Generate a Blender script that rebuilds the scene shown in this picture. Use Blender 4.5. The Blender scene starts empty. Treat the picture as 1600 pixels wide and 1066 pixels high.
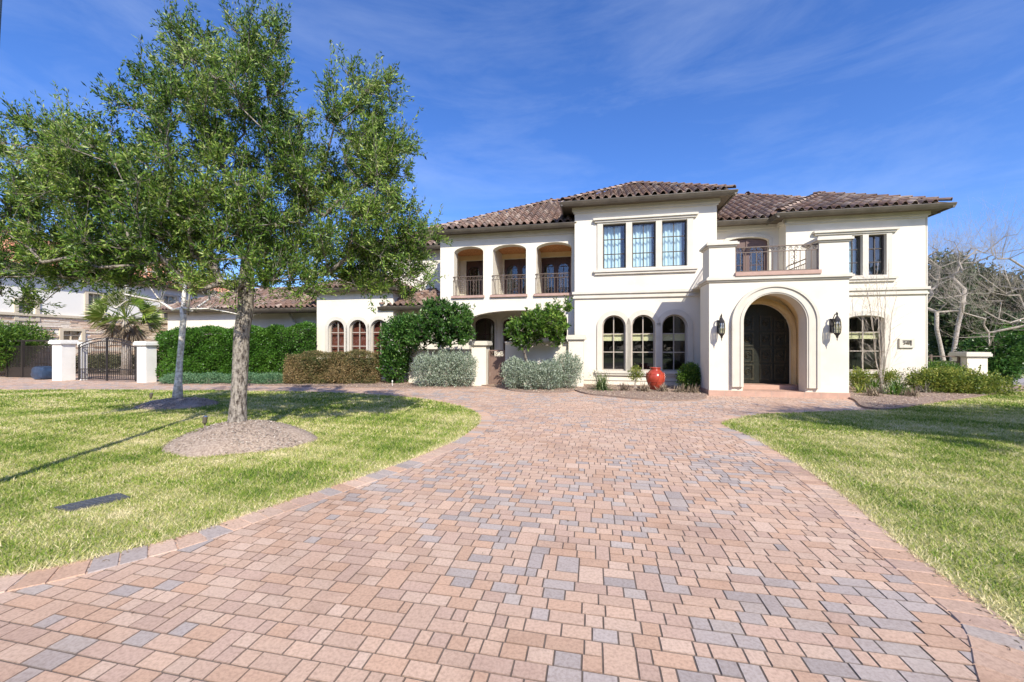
import bpy, math, random
import numpy as np
from mathutils import Vector, noise as mn
R = math.radians
sc = bpy.context.scene
COL = sc.collection
random.seed(7)
# ------------------------------------------------ camera
EYE, FPX, HY = 1.6, 620.0, 540.0          # eye height, focal length and horizon in photograph pixels
cam = bpy.data.cameras.new('camera'); co = bpy.data.objects.new('camera', cam); COL.objects.link(co)
co.location = (0, 0, EYE); co.rotation_euler = (R(90), 0, 0)
cam.sensor_width = 36; cam.lens = 36 * FPX / 1600; cam.shift_y = (HY - 533) / 1600
cam.clip_start = .05; cam.clip_end = 2000
sc.camera = co
# ------------------------------------------------ sky, sun, exposure
SUN_EL, SUN_AZ = 39.0, 17.0               # sun behind the camera, 17 degrees to its right
to_sun = Vector((math.sin(R(SUN_AZ)) * math.cos(R(SUN_EL)), -math.cos(R(SUN_AZ)) * math.cos(R(SUN_EL)), math.sin(R(SUN_EL))))
w = bpy.data.worlds.new('World'); sc.world = w; w.use_nodes = True
nt = w.node_tree; nt.nodes.clear(); N, L = nt.nodes.new, nt.links.new
sky = N('ShaderNodeTexSky'); sky.sky_type = 'NISHITA'; sky.sun_disc = False
sky.sun_elevation = R(SUN_EL); sky.sun_rotation = R(180 - SUN_AZ)
sky.air_density = 1.0; sky.dust_density = 1.5; sky.ozone_density = 4.0; sky.altitude = 300
tc = N('ShaderNodeTexCoord'); mp = N('ShaderNodeMapping'); mp.inputs['Scale'].default_value = (1.1, 2.2, 5.5)
mp.inputs['Rotation'].default_value = (0, R(14), R(25)); mp.inputs['Location'].default_value = (3.1, .7, 1.9)
nz = N('ShaderNodeTexNoise'); nz.inputs['Scale'].default_value = 1.7; nz.inputs['Detail'].default_value = 9; nz.inputs['Roughness'].default_value = .62
nz.inputs['Distortion'].default_value = .35
rp = N('ShaderNodeValToRGB'); rp.color_ramp.elements[0].position = .44; rp.color_ramp.elements[1].position = .95
rp.color_ramp.elements[1].color = (.22, .22, .22, 1); rp.color_ramp.elements[0].color = (0, 0, 0, 1)
mx = N('ShaderNodeMixRGB'); mx.inputs[2].default_value = (7.5, 8.4, 9.6, 1)
hs_ = N('ShaderNodeHueSaturation'); hs_.inputs['Saturation'].default_value = 1.18; hs_.inputs['Value'].default_value = 1.35
bg = N('ShaderNodeBackground'); bg.inputs[1].default_value = .101; wo = N('ShaderNodeOutputWorld')
L(tc.outputs['Generated'], mp.inputs[0]); L(mp.outputs[0], nz.inputs[0]); L(nz.outputs[0], rp.inputs[0]); L(rp.outputs[0], mx.inputs[0])
tn = N('ShaderNodeMixRGB'); tn.blend_type = 'MULTIPLY'; tn.inputs[0].default_value = 1; tn.inputs[2].default_value = (.91, .94, 1.24, 1)
L(sky.outputs[0], hs_.inputs['Color']); L(hs_.outputs[0], tn.inputs[1]); L(tn.outputs[0], mx.inputs[1]); L(mx.outputs[0], bg.inputs[0]); L(bg.outputs[0], wo.inputs[0])
sd = bpy.data.lights.new('sun', 'SUN'); sd.energy = 4.7; sd.angle = R(.5); sd.color = (1, .94, .82)
so = bpy.data.objects.new('sun', sd); COL.objects.link(so); so.rotation_euler = to_sun.to_track_quat('Z', 'Y').to_euler(); so.location = (10, -10, 30)
sc.view_settings.view_transform = 'Standard'; sc.view_settings.look = 'None'; sc.view_settings.exposure = .50; sc.view_settings.gamma = 1
sc.cycles.max_bounces = 7; sc.cycles.transparent_max_bounces = 12
sc.cycles.diffuse_bounces = 6

# ------------------------------------------------ materials
def newmat(name):
    m = bpy.data.materials.new(name); m.use_nodes = True
    return m, m.node_tree.nodes, m.node_tree.links, m.node_tree.nodes['Principled BSDF']
def noise_node(n, l, scale, detail=6, rough=.6, vec=None, stretch=None):
    g = n.new('ShaderNodeNewGeometry'); t = n.new('ShaderNodeTexNoise')
    t.inputs['Scale'].default_value = scale; t.inputs['Detail'].default_value = detail; t.inputs['Roughness'].default_value = rough
    if stretch:
        m = n.new('ShaderNodeMapping'); m.inputs['Scale'].default_value = stretch; l.new(g.outputs['Position'], m.inputs[0]); l.new(m.outputs[0], t.inputs[0])
    else: l.new(g.outputs['Position'], t.inputs[0])
    return t
def mat(name, c, rough=.8, c2=None, scale=3, bump=0, bscale=40, metal=0, lo=.35, hi=.7, attr=False, stretch=None, spec=None, bdist=.01, stain=None):
    m, n, l, b = newmat(name)
    b.inputs['Roughness'].default_value = rough; b.inputs['Metallic'].default_value = metal
    if spec is not None: b.inputs['Specular IOR Level'].default_value = spec
    src = None
    if attr:
        a = n.new('ShaderNodeAttribute'); a.attribute_name = 'Col'; src = a.outputs['Color']
    if c2 is not None:
        t = noise_node(n, l, scale, stretch=stretch); r = n.new('ShaderNodeMapRange'); r.inputs[1].default_value = lo; r.inputs[2].default_value = hi
        l.new(t.outputs[0], r.inputs[0]); x = n.new('ShaderNodeMixRGB'); l.new(r.outputs[0], x.inputs[0])
        if attr:
            x.blend_type = 'MULTIPLY'; l.new(src, x.inputs[1]); x.inputs[2].default_value = (*c2, 1)
        else:
            x.inputs[1].default_value = (*c, 1); x.inputs[2].default_value = (*c2, 1)
        src = x.outputs[0]
    if stain:                                       # wear: (scale, colour factor, lo, hi)
        t = noise_node(n, l, stain[0], 7, .65); r = n.new('ShaderNodeMapRange'); r.inputs[1].default_value = stain[2]; r.inputs[2].default_value = stain[3]; l.new(t.outputs[0], r.inputs[0])
        x = n.new('ShaderNodeMixRGB'); x.blend_type = 'MULTIPLY'; l.new(r.outputs[0], x.inputs[0]); x.inputs[2].default_value = (*stain[1], 1)
        if src is not None: l.new(src, x.inputs[1])
        else: x.inputs[1].default_value = (*c, 1)
        src = x.outputs[0]
    if src is not None: l.new(src, b.inputs['Base Color'])
    else: b.inputs['Base Color'].default_value = (*c, 1)
    if bump:
        t = noise_node(n, l, bscale, 5, .7); bp = n.new('ShaderNodeBump'); bp.inputs['Strength'].default_value = bump; bp.inputs['Distance'].default_value = bdist
        l.new(t.outputs[0], bp.inputs['Height']); l.new(bp.outputs[0], b.inputs['Normal'])
    return m
def leafmat(name, cols, trans=.35, rough=.5):
    """leaf material: colour picked per leaf from a ramp of real leaf colours"""
    m, n, l, b = newmat(name)
    a = n.new('ShaderNodeAttribute'); a.attribute_name = 'rnd'
    r = n.new('ShaderNodeValToRGB'); e = r.color_ramp.elements
    while len(e) < len(cols): e.new(.5)
    for i, c in enumerate(cols): e[i].position = i / (len(cols) - 1); e[i].color = (*c, 1)
    l.new(a.outputs['Fac'], r.inputs[0]); l.new(r.outputs[0], b.inputs['Base Color']); b.inputs['Roughness'].default_value = rough
    b.inputs['Specular IOR Level'].default_value = .35
    t = n.new('ShaderNodeBsdfTranslucent'); g = n.new('ShaderNodeGamma'); g.inputs[1].default_value = .85; l.new(r.outputs[0], g.inputs[0]); l.new(g.outputs[0], t.inputs[0])
    x = n.new('ShaderNodeMixShader'); x.inputs[0].default_value = trans
    l.new(b.outputs[0], x.inputs[1]); l.new(t.outputs[0], x.inputs[2]); l.new(x.outputs[0], n['Material Output'].inputs[0])
    return m
def glassmat(name, tint, fac):
    m, n, l, b = newmat(name); n.remove(b)
    g = n.new('ShaderNodeBsdfGlossy'); g.inputs['Roughness'].default_value = .015; g.inputs['Color'].default_value = (.9, .95, 1, 1)
    t = n.new('ShaderNodeBsdfTransparent'); t.inputs[0].default_value = (*tint, 1)
    lw = n.new('ShaderNodeLayerWeight'); lw.inputs[0].default_value = .5; f = n.new('ShaderNodeMath'); f.operation = 'POWER'; f.inputs[1].default_value = 4; l.new(lw.outputs['Facing'], f.inputs[0])
    a = n.new('ShaderNodeMath'); a.operation = 'ADD'; a.inputs[1].default_value = fac; l.new(f.outputs[0], a.inputs[0])
    nb = noise_node(n, l, 1.6, 1, .4); bp = n.new('ShaderNodeBump'); bp.inputs['Strength'].default_value = .12; bp.inputs['Distance'].default_value = .01
    l.new(nb.outputs[0], bp.inputs['Height']); l.new(bp.outputs[0], g.inputs['Normal'])
    x = n.new('ShaderNodeMixShader'); l.new(a.outputs[0], x.inputs[0]); l.new(t.outputs[0], x.inputs[1]); l.new(g.outputs[0], x.inputs[2])
    l.new(x.outputs[0], n['Material Output'].inputs[0]); return m

STUCCO = mat('cream_stucco', (.72, .67, .565), .92, (.65, .60, .495), .9, .45, 60, lo=.40, hi=.75, stain=(.55, (.93, .90, .84), .5, .8))
TRIM = mat('cast_stone', (.60, .56, .475), .85, (.53, .49, .41), 2.5, .2, 60)
VAULTM = mat('ochre_plaster', (.74, .60, .34), .9, (.66, .50, .25), 2, .3, 60)
SOFFIT = mat('soffit_paint', (.11, .085, .06), .7)
GUTTER = mat('bronze_gutter', (.075, .062, .046), .42, (.12, .10, .075), 2.2)
TILE = mat('clay_tile', (1, 1, 1), .85, (.50, .46, .44), 2.6, .5, 35, attr=True, lo=.40, hi=.72)
TILEBASE = mat('roof_underlay', (.10, .06, .045), .9)
DARKWOOD = mat('dark_wood', (.075, .035, .025), .45, (.05, .022, .016), 6, .2, 30, stretch=(8, 8, 1))
FRAMEM = mat('bronze_window_frame', (.055, .043, .034), .5)
FRAMETAN = mat('taupe_window_frame', (.36, .315, .26), .5)
IRON = mat('wrought_iron', (.035, .03, .028), .5, metal=.3)
IRONTAN = mat('faded_iron', (.125, .09, .068), .6, metal=.2)
CLAYC = mat('terracotta_coping', (.44, .29, .23), .8, (.34, .22, .18), 5, .3, 50)
GLASS = glassmat('window_glass', (.93, .95, .94), .04)
GLASSUP = glassmat('upper_glass', (.90, .96, .97), .05)
CURTAIN = mat('curtain_fabric', (.68, .73, .72), .9)
SHADE = mat('roman_shade', (.72, .68, .42), .9, (.60, .55, .32), 30)
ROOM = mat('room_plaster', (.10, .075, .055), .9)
WOODCEIL = mat('cedar_ceiling', (.62, .29, .11), .7, (.42, .17, .06), 12, .4, 30, lo=.4, hi=.6)
BARK = mat('oak_bark', (.34, .30, .25), .95, (.06, .045, .035), 26, 1.0, 22, lo=.44, hi=.62, stretch=(1, 1, .35), bdist=.035)
BARKL = mat('pale_bark', (.44, .395, .335), .9, (.27, .22, .17), 14, .8, 40, lo=.42, hi=.62)
TWIG = mat('twig_bark', (.42, .37, .31), .9)
MULCH = mat('mulch', (.33, .24, .185), .95, (.16, .11, .08), 28, 1.0, 60)
MULCHG = mat('weathered_mulch', (.42, .335, .265), .95, (.20, .145, .11), 30, 1.0, 60)
CHIP = mat('mulch_chip', (1, 1, 1), .95, attr=True)
PAVER = mat('clay_paver', (1, 1, 1), .9, (.70, .67, .66), 55, .55, 220, attr=True, lo=.42, hi=.72, stain=(.9, (.72, .66, .62), .50, .78))
SAND = mat('joint_sand', (.15, .115, .09), .95, (.08, .06, .05), 20, .3, 60)
SOIL = mat('lawn_soil', (.24, .27, .07), .95, (.38, .34, .16), 1.3, .6, 80)
BLADE = leafmat('grass_blade', [(.05, .12, .010), (.17, .28, .025), (.31, .38, .06), (.52, .48, .18), (.76, .67, .39)], .3, .7)
GROUND = mat('far_turf', (.12, .17, .035), .95, (.24, .23, .09), .35, .3, 30)
ROAD = mat('pale_road', (.34, .31, .30), .9, (.27, .25, .24), 2)
WHITEP = mat('white_pillar_stucco', (.78, .76, .70), .9, (.70, .68, .62), 1.5, .3, 70)
L_OAK = leafmat('oak_leaf', [(.014, .040, .008), (.055, .125, .016), (.145, .25, .034), (.27, .37, .06), (.44, .48, .17)], .30, .42)
L_HEDGE = leafmat('hedge_leaf', [(.025, .075, .008), (.05, .14, .014), (.09, .21, .024), (.15, .28, .04)], .3, .4)
L_SHRUB = leafmat('shrub_leaf', [(.012, .04, .008), (.035, .105, .016), (.075, .17, .028), (.17, .28, .06)], .3, .35)
L_CITRUS = leafmat('bright_shrub_leaf', [(.02, .055, .008), (.06, .14, .016), (.13, .24, .03), (.28, .37, .07)], .35, .35)
L_SILVER = leafmat('silver_leaf', [(.07, .10, .06), (.22, .28, .19), (.38, .44, .33), (.56, .60, .50)], .2, .6)
L_BOX = leafmat('russet_leaf', [(.05, .07, .02), (.12, .13, .04), (.24, .18, .08), (.36, .24, .11), (.40, .33, .15)], .25, .55)
L_GREY = leafmat('grey_twig_leaf', [(.12, .10, .07), (.24, .21, .16), (.35, .32, .25), (.20, .23, .11)], .15, .7)
L_YELLOW = leafmat('yellow_green_leaf', [(.04, .08, .012), (.13, .19, .025), (.28, .31, .05), (.48, .44, .10)], .35, .45)
L_JUNI = leafmat('juniper_leaf', [(.04, .10, .05), (.09, .19, .09), (.17, .29, .14), (.25, .36, .18)], .2, .6)
L_DARK = leafmat('evergreen_leaf', [(.018, .035, .012), (.035, .065, .02), (.065, .10, .03), (.13, .15, .06)], .25, .5)
L_OLIVE = leafmat('olive_leaf', [(.05, .06, .03), (.09, .10, .045), (.15, .15, .075), (.22, .20, .11)], .25, .6)
L_PALM = leafmat('palm_leaf', [(.07, .14, .02), (.17, .27, .04), (.32, .38, .08), (.50, .46, .12)], .3, .4)
L_DEAD = leafmat('dead_leaf', [(.16, .12, .08), (.28, .22, .15), (.42, .34, .24)], .2, .8)
L_BLADE = leafmat('strap_leaf', [(.04, .08, .02), (.08, .14, .04), (.15, .21, .07), (.30, .30, .14)], .25, .45)

# ------------------------------------------------ object helpers
def tag(o, label=None, cat=None, group=None, kind=None):
    if label: o['label'] = label
    if cat: o['category'] = cat
    if group: o['group'] = group
    if kind: o['kind'] = kind
    return o
def empty(name, loc=(0, 0, 0), rz=0, parent=None):
    o = bpy.data.objects.new(name, None); COL.objects.link(o); o.location = loc; o.rotation_euler = (0, 0, rz)
    o.empty_display_size = .2; o.parent = parent; return o
class MB:
    def __init__(s): s.v, s.f, s.c = [], [], []
    def add(s, vs, fs, col=None):
        k = len(s.v); s.v.extend(vs); s.f.extend([tuple(i + k for i in f) for f in fs])
        if col is not None: s.c.extend([col] * len(fs))
    def box(s, x0, x1, y0, y1, z0, z1, col=None):
        s.add([(x0, y0, z0), (x1, y0, z0), (x1, y1, z0), (x0, y1, z0), (x0, y0, z1), (x1, y0, z1), (x1, y1, z1), (x0, y1, z1)],
              [(0, 3, 2, 1), (4, 5, 6, 7), (0, 1, 5, 4), (1, 2, 6, 5), (2, 3, 7, 6), (3, 0, 4, 7)], col)
        return s
    def tube(s, pts, rad, n=6, cap=True):
        pts = [Vector(p) for p in pts]; m = len(pts); k = len(s.v)
        rads = rad if isinstance(rad, (list, tuple)) else [rad] * m
        for i, p in enumerate(pts):
            d = (pts[min(i + 1, m - 1)] - pts[max(i - 1, 0)])
            if d.length < 1e-9: d = Vector((0, 0, 1))
            d.normalize(); a = d.cross(Vector((0, 0, 1)) if abs(d.z) < .9 else Vector((1, 0, 0))).normalized(); b = d.cross(a)
            for j in range(n):
                t = 2 * math.pi * j / n; s.v.append(tuple(p + (a * math.cos(t) + b * math.sin(t)) * rads[i]))
        for i in range(m - 1):
            for j in range(n):
                q = (j + 1) % n; s.f.append((k + i * n + j, k + i * n + q, k + (i + 1) * n + q, k + (i + 1) * n + j))
        if cap: s.f.append(tuple(k + j for j in range(n))[::-1]); s.f.append(tuple(k + (m - 1) * n + j for j in range(n)))
        return s
    def lathe(s, prof, c=(0, 0, 0), n=24):
        k = len(s.v)
        for r, z in prof:
            for j in range(n):
                t = 2 * math.pi * j / n; s.v.append((c[0] + r * math.cos(t), c[1] + r * math.sin(t), c[2] + z))
        for i in range(len(prof) - 1):
            for j in range(n):
                q = (j + 1) % n; s.f.append((k + i * n + j, k + i * n + q, k + (i + 1) * n + q, k + (i + 1) * n + j))
        s.f.append(tuple(k + j for j in range(n))[::-1]); s.f.append(tuple(k + (len(prof) - 1) * n + j for j in range(n)))
        return s
    def build(s, name, m, parent=None, smooth=False):
        me = bpy.data.meshes.new(name); me.from_pydata(s.v, [], s.f); me.materials.append(m)
        if s.c and len(s.c) == len(s.f):
            a = me.attributes.new('Col', 'FLOAT_COLOR', 'FACE'); a.data.foreach_set('color', np.array([(*c, 1) for c in s.c], dtype=np.float32).ravel())
        if smooth: me.polygons.foreach_set('use_smooth', [True] * len(me.polygons))
        me.update(); o = bpy.data.objects.new(name, me); COL.objects.link(o); o.parent = parent; return o
def npmesh(name, V, k, m, parent=None, rnd=None):
    """V: (n*k,3) vertices, n faces of k consecutive vertices"""
    n = len(V) // k; me = bpy.data.meshes.new(name); me.vertices.add(n * k); me.vertices.foreach_set('co', V.astype(np.float32).ravel())
    me.loops.add(n * k); me.loops.foreach_set('vertex_index', np.arange(n * k, dtype=np.int32))
    me.polygons.add(n); me.polygons.foreach_set('loop_start', np.arange(0, n * k, k, dtype=np.int32))
    me.update(calc_edges=True)
    if rnd is not None:
        a = me.attributes.new('rnd', 'FLOAT', 'FACE'); a.data.foreach_set('value', rnd.astype(np.float32))
    me.materials.append(m); o = bpy.data.objects.new(name, me); COL.objects.link(o); o.parent = parent; return o
def fillpoly(outer, holes, depth):
    cu = bpy.data.curves.new('tmp', 'CURVE'); cu.dimensions = '2D'; cu.fill_mode = 'BOTH'; cu.extrude = depth / 2
    for ring in [outer] + holes:
        sp = cu.splines.new('POLY'); sp.points.add(len(ring) - 1)
        for p, q in zip(sp.points, ring): p.co = (q[0], q[1], 0, 1)
        sp.use_cyclic_u = True
    o = bpy.data.objects.new('tmp', cu); me = bpy.data.meshes.new_from_object(o)
    vs = [tuple(v.co) for v in me.vertices]; fs = [tuple(p.vertices) for p in me.polygons]
    bpy.data.objects.remove(o); bpy.data.curves.remove(cu); bpy.data.meshes.remove(me); return vs, fs
def slab(mb, outer, holes, t0, t1):
    """vertical slab: outline in (s,z), from depth t0 to t1; an opening that reaches the foot leaves it open"""
    if len(holes) == 1 and holes[0][0][1] <= outer[0][1] + 1e-5:
        h = holes[0]; zb = outer[0][1]; outer = [outer[0], (h[0][0], zb)] + [p for p in h[2:]][::-1] + [(h[1][0], zb)] + list(outer[1:]); holes = []
    vs, fs = fillpoly(outer, holes, t1 - t0); mid = (t0 + t1) / 2
    mb.add([(x, mid - z, y) for x, y, z in vs], fs); return mb
def side_slab(mb, outer, holes, s0, s1):
    """vertical slab seen from the side: outline in (t,z)"""
    vs, fs = fillpoly(outer, holes, s1 - s0); mid = (s0 + s1) / 2
    mb.add([(mid + z, x, y) for x, y, z in vs], fs); return mb
def rect(x0, x1, z0, z1): return [(x0, z0), (x1, z0), (x1, z1), (x0, z1)]
def arch(x0, x1, z0, ztop, rise=None, n=22):
    r = (x1 - x0) / 2; c = (x0 + x1) / 2; rise = r if rise is None else rise; zs = ztop - rise
    return [(x0, z0), (x1, z0)] + [(c + r * math.cos(math.pi * i / n), zs + rise * math.sin(math.pi * i / n)) for i in range(n + 1)]
# ------------------------------------------------ where the house stands: its own axes s (along the front) and t (into the plot)
TH = R(11.5); OX, OY = 2.54, 16.08
CU, SU = math.cos(TH), math.sin(TH)
INO = SU * OX + CU * OY
def ray(px, t):
    d = (px - 800) / FPX; Y = (t + INO) / (SU * d + CU); return d * Y, Y
def hs(px, t): X, Y = ray(px, t); return CU * (X - OX) - SU * (Y - OY)
def hz(px, py, t): X, Y = ray(px, t); return EYE + (HY - py) * Y / FPX
def G(px, py, z=0.0): Y = FPX * (EYE - z) / (py - HY); return ((px - 800) / FPX * Y, Y)
def at(px, Y, py): return ((px - 800) / FPX * Y, Y, EYE + (HY - py) * Y / FPX)
def W(s, t, z=0): return (OX + CU * s + SU * t, OY - SU * s + CU * t, z)
# ================================================ roofs of barrel tiles
TCOLS = [(.24, .150, .110), (.22, .140, .105), (.28, .185, .138), (.20, .135, .108), (.31, .225, .170), (.36, .28, .22), (.24, .145, .10), (.18, .13, .107), (.27, .195, .15)]
NCOLS = [(.55, .24, .13), (.48, .21, .12), (.60, .30, .18), (.42, .20, .13)]
def tiles(mb, P0, U, V, poly, rng, cols, pitch=.30, course=.37):
    """half-round tiles over one roof plane; poly in (u,v) along the eave and up the slope"""
    U, V, P0 = Vector(U), Vector(V), Vector(P0); Nn = U.cross(V).normalized()
    def inside(u, v):
        c = False; n = len(poly); j = n - 1
        for i in range(n):
            if (poly[i][1] > v) != (poly[j][1] > v) and u < (poly[j][0] - poly[i][0]) * (v - poly[i][1]) / (poly[j][1] - poly[i][1]) + poly[i][0]: c = not c
            j = i
        return c
    u0, u1 = min(p[0] for p in poly), max(p[0] for p in poly); v1 = max(p[1] for p in poly)
    prof = [(-.50, .005), (-.34, .0), (-.27, .05), (-.14, .10), (0, .118), (.14, .10), (.27, .05), (.34, 0), (.50, .005)]
    nu = int((u1 - u0) / pitch)
    for k in range(int(v1 / course) + 1):
        for i in range(nu + 1):
            u = u0 + (i + .5) * pitch; v = k * course
            if not inside(u, v + course * .5): continue
            c = rng.choice(cols); f = rng.uniform(.8, 1.2); c = tuple(min(1, x * f) for x in c)
            dv = rng.uniform(-.012, .012); dn = rng.uniform(-.006, .006); vs = []
            for (vv, hh, sc_) in ((v - .045 + dv, .045, 1.0), (v + course + .01, .008, .92)):
                for a, h in prof: vs.append(tuple(P0 + U * (u + a * pitch * sc_) + V * vv + Nn * (h * sc_ + hh + dn)))
            n = len(prof); vs += [tuple(Vector(vs[j]) - Nn * .022) for j in range(n)]
            mb.add(vs, [(j, j + 1, n + j + 1, n + j) for j in range(n - 1)] + [(2 * n + j, 2 * n + j + 1, j + 1, j) for j in range(n - 1)], c)
def caps(mb, A, B, rng, cols, r=.125, step=.36):
    A, B = Vector(A), Vector(B); d = (B - A); Ln = d.length; d.normalize(); side = d.cross(Vector((0, 0, 1))).normalized(); up = side.cross(d)
    for k in range(int(Ln / step) + 1):
        p = A + d * k * step; q = p + d * (step + .05); c = rng.choice(cols); f = rng.uniform(.85, 1.2); c = tuple(min(1, x * f) for x in c); vs = []
        for (o, rr, h) in ((p, r, .075), (q, r * .82, .035)):
            for j in range(7):
                a = math.pi * j / 6; vs.append(tuple(o + side * math.cos(a) * rr + up * (math.sin(a) * rr * .8 + h)))
        vs += [tuple(Vector(vs[j]) - up * .025) for j in range(7)]
        mb.add(vs, [(j, j + 1, 8 + j, 7 + j) for j in range(6)] + [(14 + j, 15 + j, j + 1, j) for j in range(6)], c)
def hip_roof(parent, s0, s1, t0, t1, z, pitch=.54, seed=1, cols=TCOLS, tile_sides='FLR', gutters='FLR', thin=.13, clip=None):
    rng = random.Random(seed); a = min(s1 - s0, t1 - t0) / 2; h = a * pitch
    if s1 - s0 >= t1 - t0: r0, r1 = (s0 + a, t0 + a), (s1 - a, t0 + a)
    else: r0, r1 = (s0 + a, t0 + a), (s0 + a, t1 - a)
    zt = z + .03; A, B, C, D = (s0, t0, zt), (s1, t0, zt), (s1, t1, zt), (s0, t1, zt); E, F = (*r0, zt + h), (*r1, zt + h)
    base = MB(); wide = s1 - s0 >= t1 - t0
    # eave slab (soffit), then the four slopes
    base.add([(s0, t0, z - thin), (s1, t0, z - thin), (s1, t1, z - thin), (s0, t1, z - thin), A, B, C, D, E, F],
             [(0, 3, 2, 1), (0, 1, 5, 4), (1, 2, 6, 5), (2, 3, 7, 6), (3, 0, 4, 7)] +
             ([(4, 5, 9, 8), (6, 7, 8, 9), (7, 4, 8), (5, 6, 9)] if wide else [(4, 5, 8), (6, 7, 9), (7, 4, 8, 9), (5, 6, 9, 8)]))
    rf = base.build('roof', SOFFIT, parent)
    sl = math.hypot(1, pitch); tb = MB()
    def plane(P0, U, inn, Ln, w_top0, w_top1, front=False):
        if front and clip:
            c0, c1 = clip[0] - s0, clip[1] - s0; V = Vector((inn[0], inn[1], pitch)).normalized()
            tiles(tb, P0, U, V, [(max(0, c0), -.1), (c1, -.1), (c1, a * sl), (max(w_top0, c0), a * sl)] if c0 <= 0 else [(c0, -.1), (Ln, -.1), (w_top1, a * sl), (c0, a * sl)], rng, cols); return
        V = Vector((inn[0], inn[1], pitch)).normalized(); tiles(tb, P0, U, V, [(0, -.1), (Ln, -.1), (w_top1, a * sl), (w_top0, a * sl)], rng, cols)
    if 'F' in tile_sides: plane(A, (1, 0, 0), (0, 1), s1 - s0, a, (s1 - s0 - a) if wide else a + .01, True)
    if 'L' in tile_sides: plane(D, (0, -1, 0), (1, 0), t1 - t0, a, a + .01 if wide else t1 - t0 - a)
    if 'R' in tile_sides: plane(B, (0, 1, 0), (-1, 0), t1 - t0, a, a + .01 if wide else t1 - t0 - a)
    if 'B' in tile_sides: plane(C, (-1, 0, 0), (0, -1), s1 - s0, a, (s1 - s0 - a) if wide else a + .01)
    for p, q in ((A, E), (B, F if wide else E), (D, E if wide else F), (C, F)): caps(tb, p, q, rng, cols)
    if abs(r0[0] - r1[0]) + abs(r0[1] - r1[1]) > .3: caps(tb, E, F, rng, cols)
    tb.build('roof_tiles', TILE, rf)
    g = MB(); gw = .11
    prof = [(0, 0), (0, -.15), (-.05, -.155), (-.10, -.09), (-.135, -.01), (-.135, .01), (-.115, .012), (-.10, -.03)]
    def run(P, Q, out):
        P, Q, out = Vector(P), Vector(Q), Vector(out); vs = []
        e = (Q - P).normalized() * .10
        for k_, X in enumerate((P - e, Q + e)):
            for d, hh in prof: vs.append(tuple(X - out * (d - .004) + Vector((0, 0, hh - .02))))
        n = len(prof); g.add(vs, [(j, (j + 1) % n, n + (j + 1) % n, n + j) for j in range(n)] + [tuple(range(n))[::-1], tuple(range(n, 2 * n))])
    if 'F' in gutters: run((max(s0, clip[0]) if clip else s0, t0, z), (min(s1, clip[1]) if clip else s1, t0, z), (0, -1, 0))
    if 'L' in gutters: run((s0 - .003, t1, z - .002), (s0 - .003, t0, z - .002), (-1, 0, 0))
    if 'R' in gutters: run((s1 + .003, t0, z - .002), (s1 + .003, t1, z - .002), (1, 0, 0))
    g.build('gutter', GUTTER, rf)
    return rf

# ================================================ openings
holes = {}
def hole(key, ring): holes.setdefault(key, []).append(ring)
def window(parent, key, x0, x1, z0, z1, t, arched=True, rise=None, cols=2, rows=(.33, .66), fm=FRAMEM, gm=GLASS, curtain=None, shade=None, trim=True, tw=.14, fw=.055, mun=.022, depth=.10):
    ring = arch(x0, x1, z0, z1, rise) if arched else rect(x0, x1, z0, z1); hole(key, ring)
    def inset(d):
        return arch(x0 + d, x1 - d, z0 + d, z1 - d, None if rise is None else max(.02, rise - d * .6)) if arched else rect(x0 + d, x1 - d, z0 + d, z1 - d)
    win = MB(); slab(win, ring, [inset(fw)], t + depth, t + depth + .07); o = win.build('window', fm, parent)
    b = MB(); tm = t + depth + .012
    for i in range(1, cols): xc = x0 + (x1 - x0) * i / cols; b.box(xc - mun, xc + mun, tm, tm + .045, z0 + fw, z1 - fw * .8 if not arched or (cols % 2 == 0 and i == cols // 2) else z1 - (x1 - x0) * .2)
    for r_ in rows:
        zc = z0 + (z1 - z0) * r_; b.box(x0 + fw * .8, x1 - fw * .8, tm + .003, tm + .042, zc - mun, zc + mun)
    if b.v: b.build('muntin_grille', fm, o)
    g = MB(); slab(g, inset(fw * .7), [], t + depth + .04, t + depth + .048); g.build('glass_pane', gm, o)
    if curtain:
        c = MB(); n = 44; vs = []
        for zz in (z0 + .02, z1 - .05 - (rise or 0)):
            for i in range(n + 1):
                f = i / n; x = x0 + (x1 - x0) * f; vs.append((x, t + depth + .22 + .035 * math.sin(f * 38 + x) + .02 * math.sin(f * 15), zz))
        fs = [(i, i + 1, n + 2 + i, n + 1 + i) for i in range(n) if curtain(i / n)]
        c.add(vs, fs); c.build('curtain', CURTAIN, o, True)
    if shade:
        s = MB(); s.box(x0 + .03, x1 - .03, t + depth + .12, t + depth + .15, z0 + (z1 - z0) * shade[0], z0 + (z1 - z0) * shade[1]); s.build('roman_shade', SHADE, o)
    if trim:
        tr = MB(); outer = arch(x0 - tw, x1 + tw, z0, z1 + tw, None if rise is None else rise + tw * .5) if arched else rect(x0 - tw, x1 + tw, z0, z1 + tw)
        slab(tr, outer, [ring], t - .06, t + .012)
        o2 = [(x0 - tw - .02 if p[0] < (x0 + x1) / 2 else x1 + tw + .02, p[1]) if False else p for p in outer]
        tr.build('window_surround', TRIM, o)
    return o
def molding(mb, s0, s1, t, steps, ends=True):
    """stepped string course: steps = [(z0, z1, projection)]"""
    for z0, z1, p in steps: mb.box(s0 - (p if ends else 0), s1 + (p if ends else 0), t - p, t + .01, z0, z1)

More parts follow.
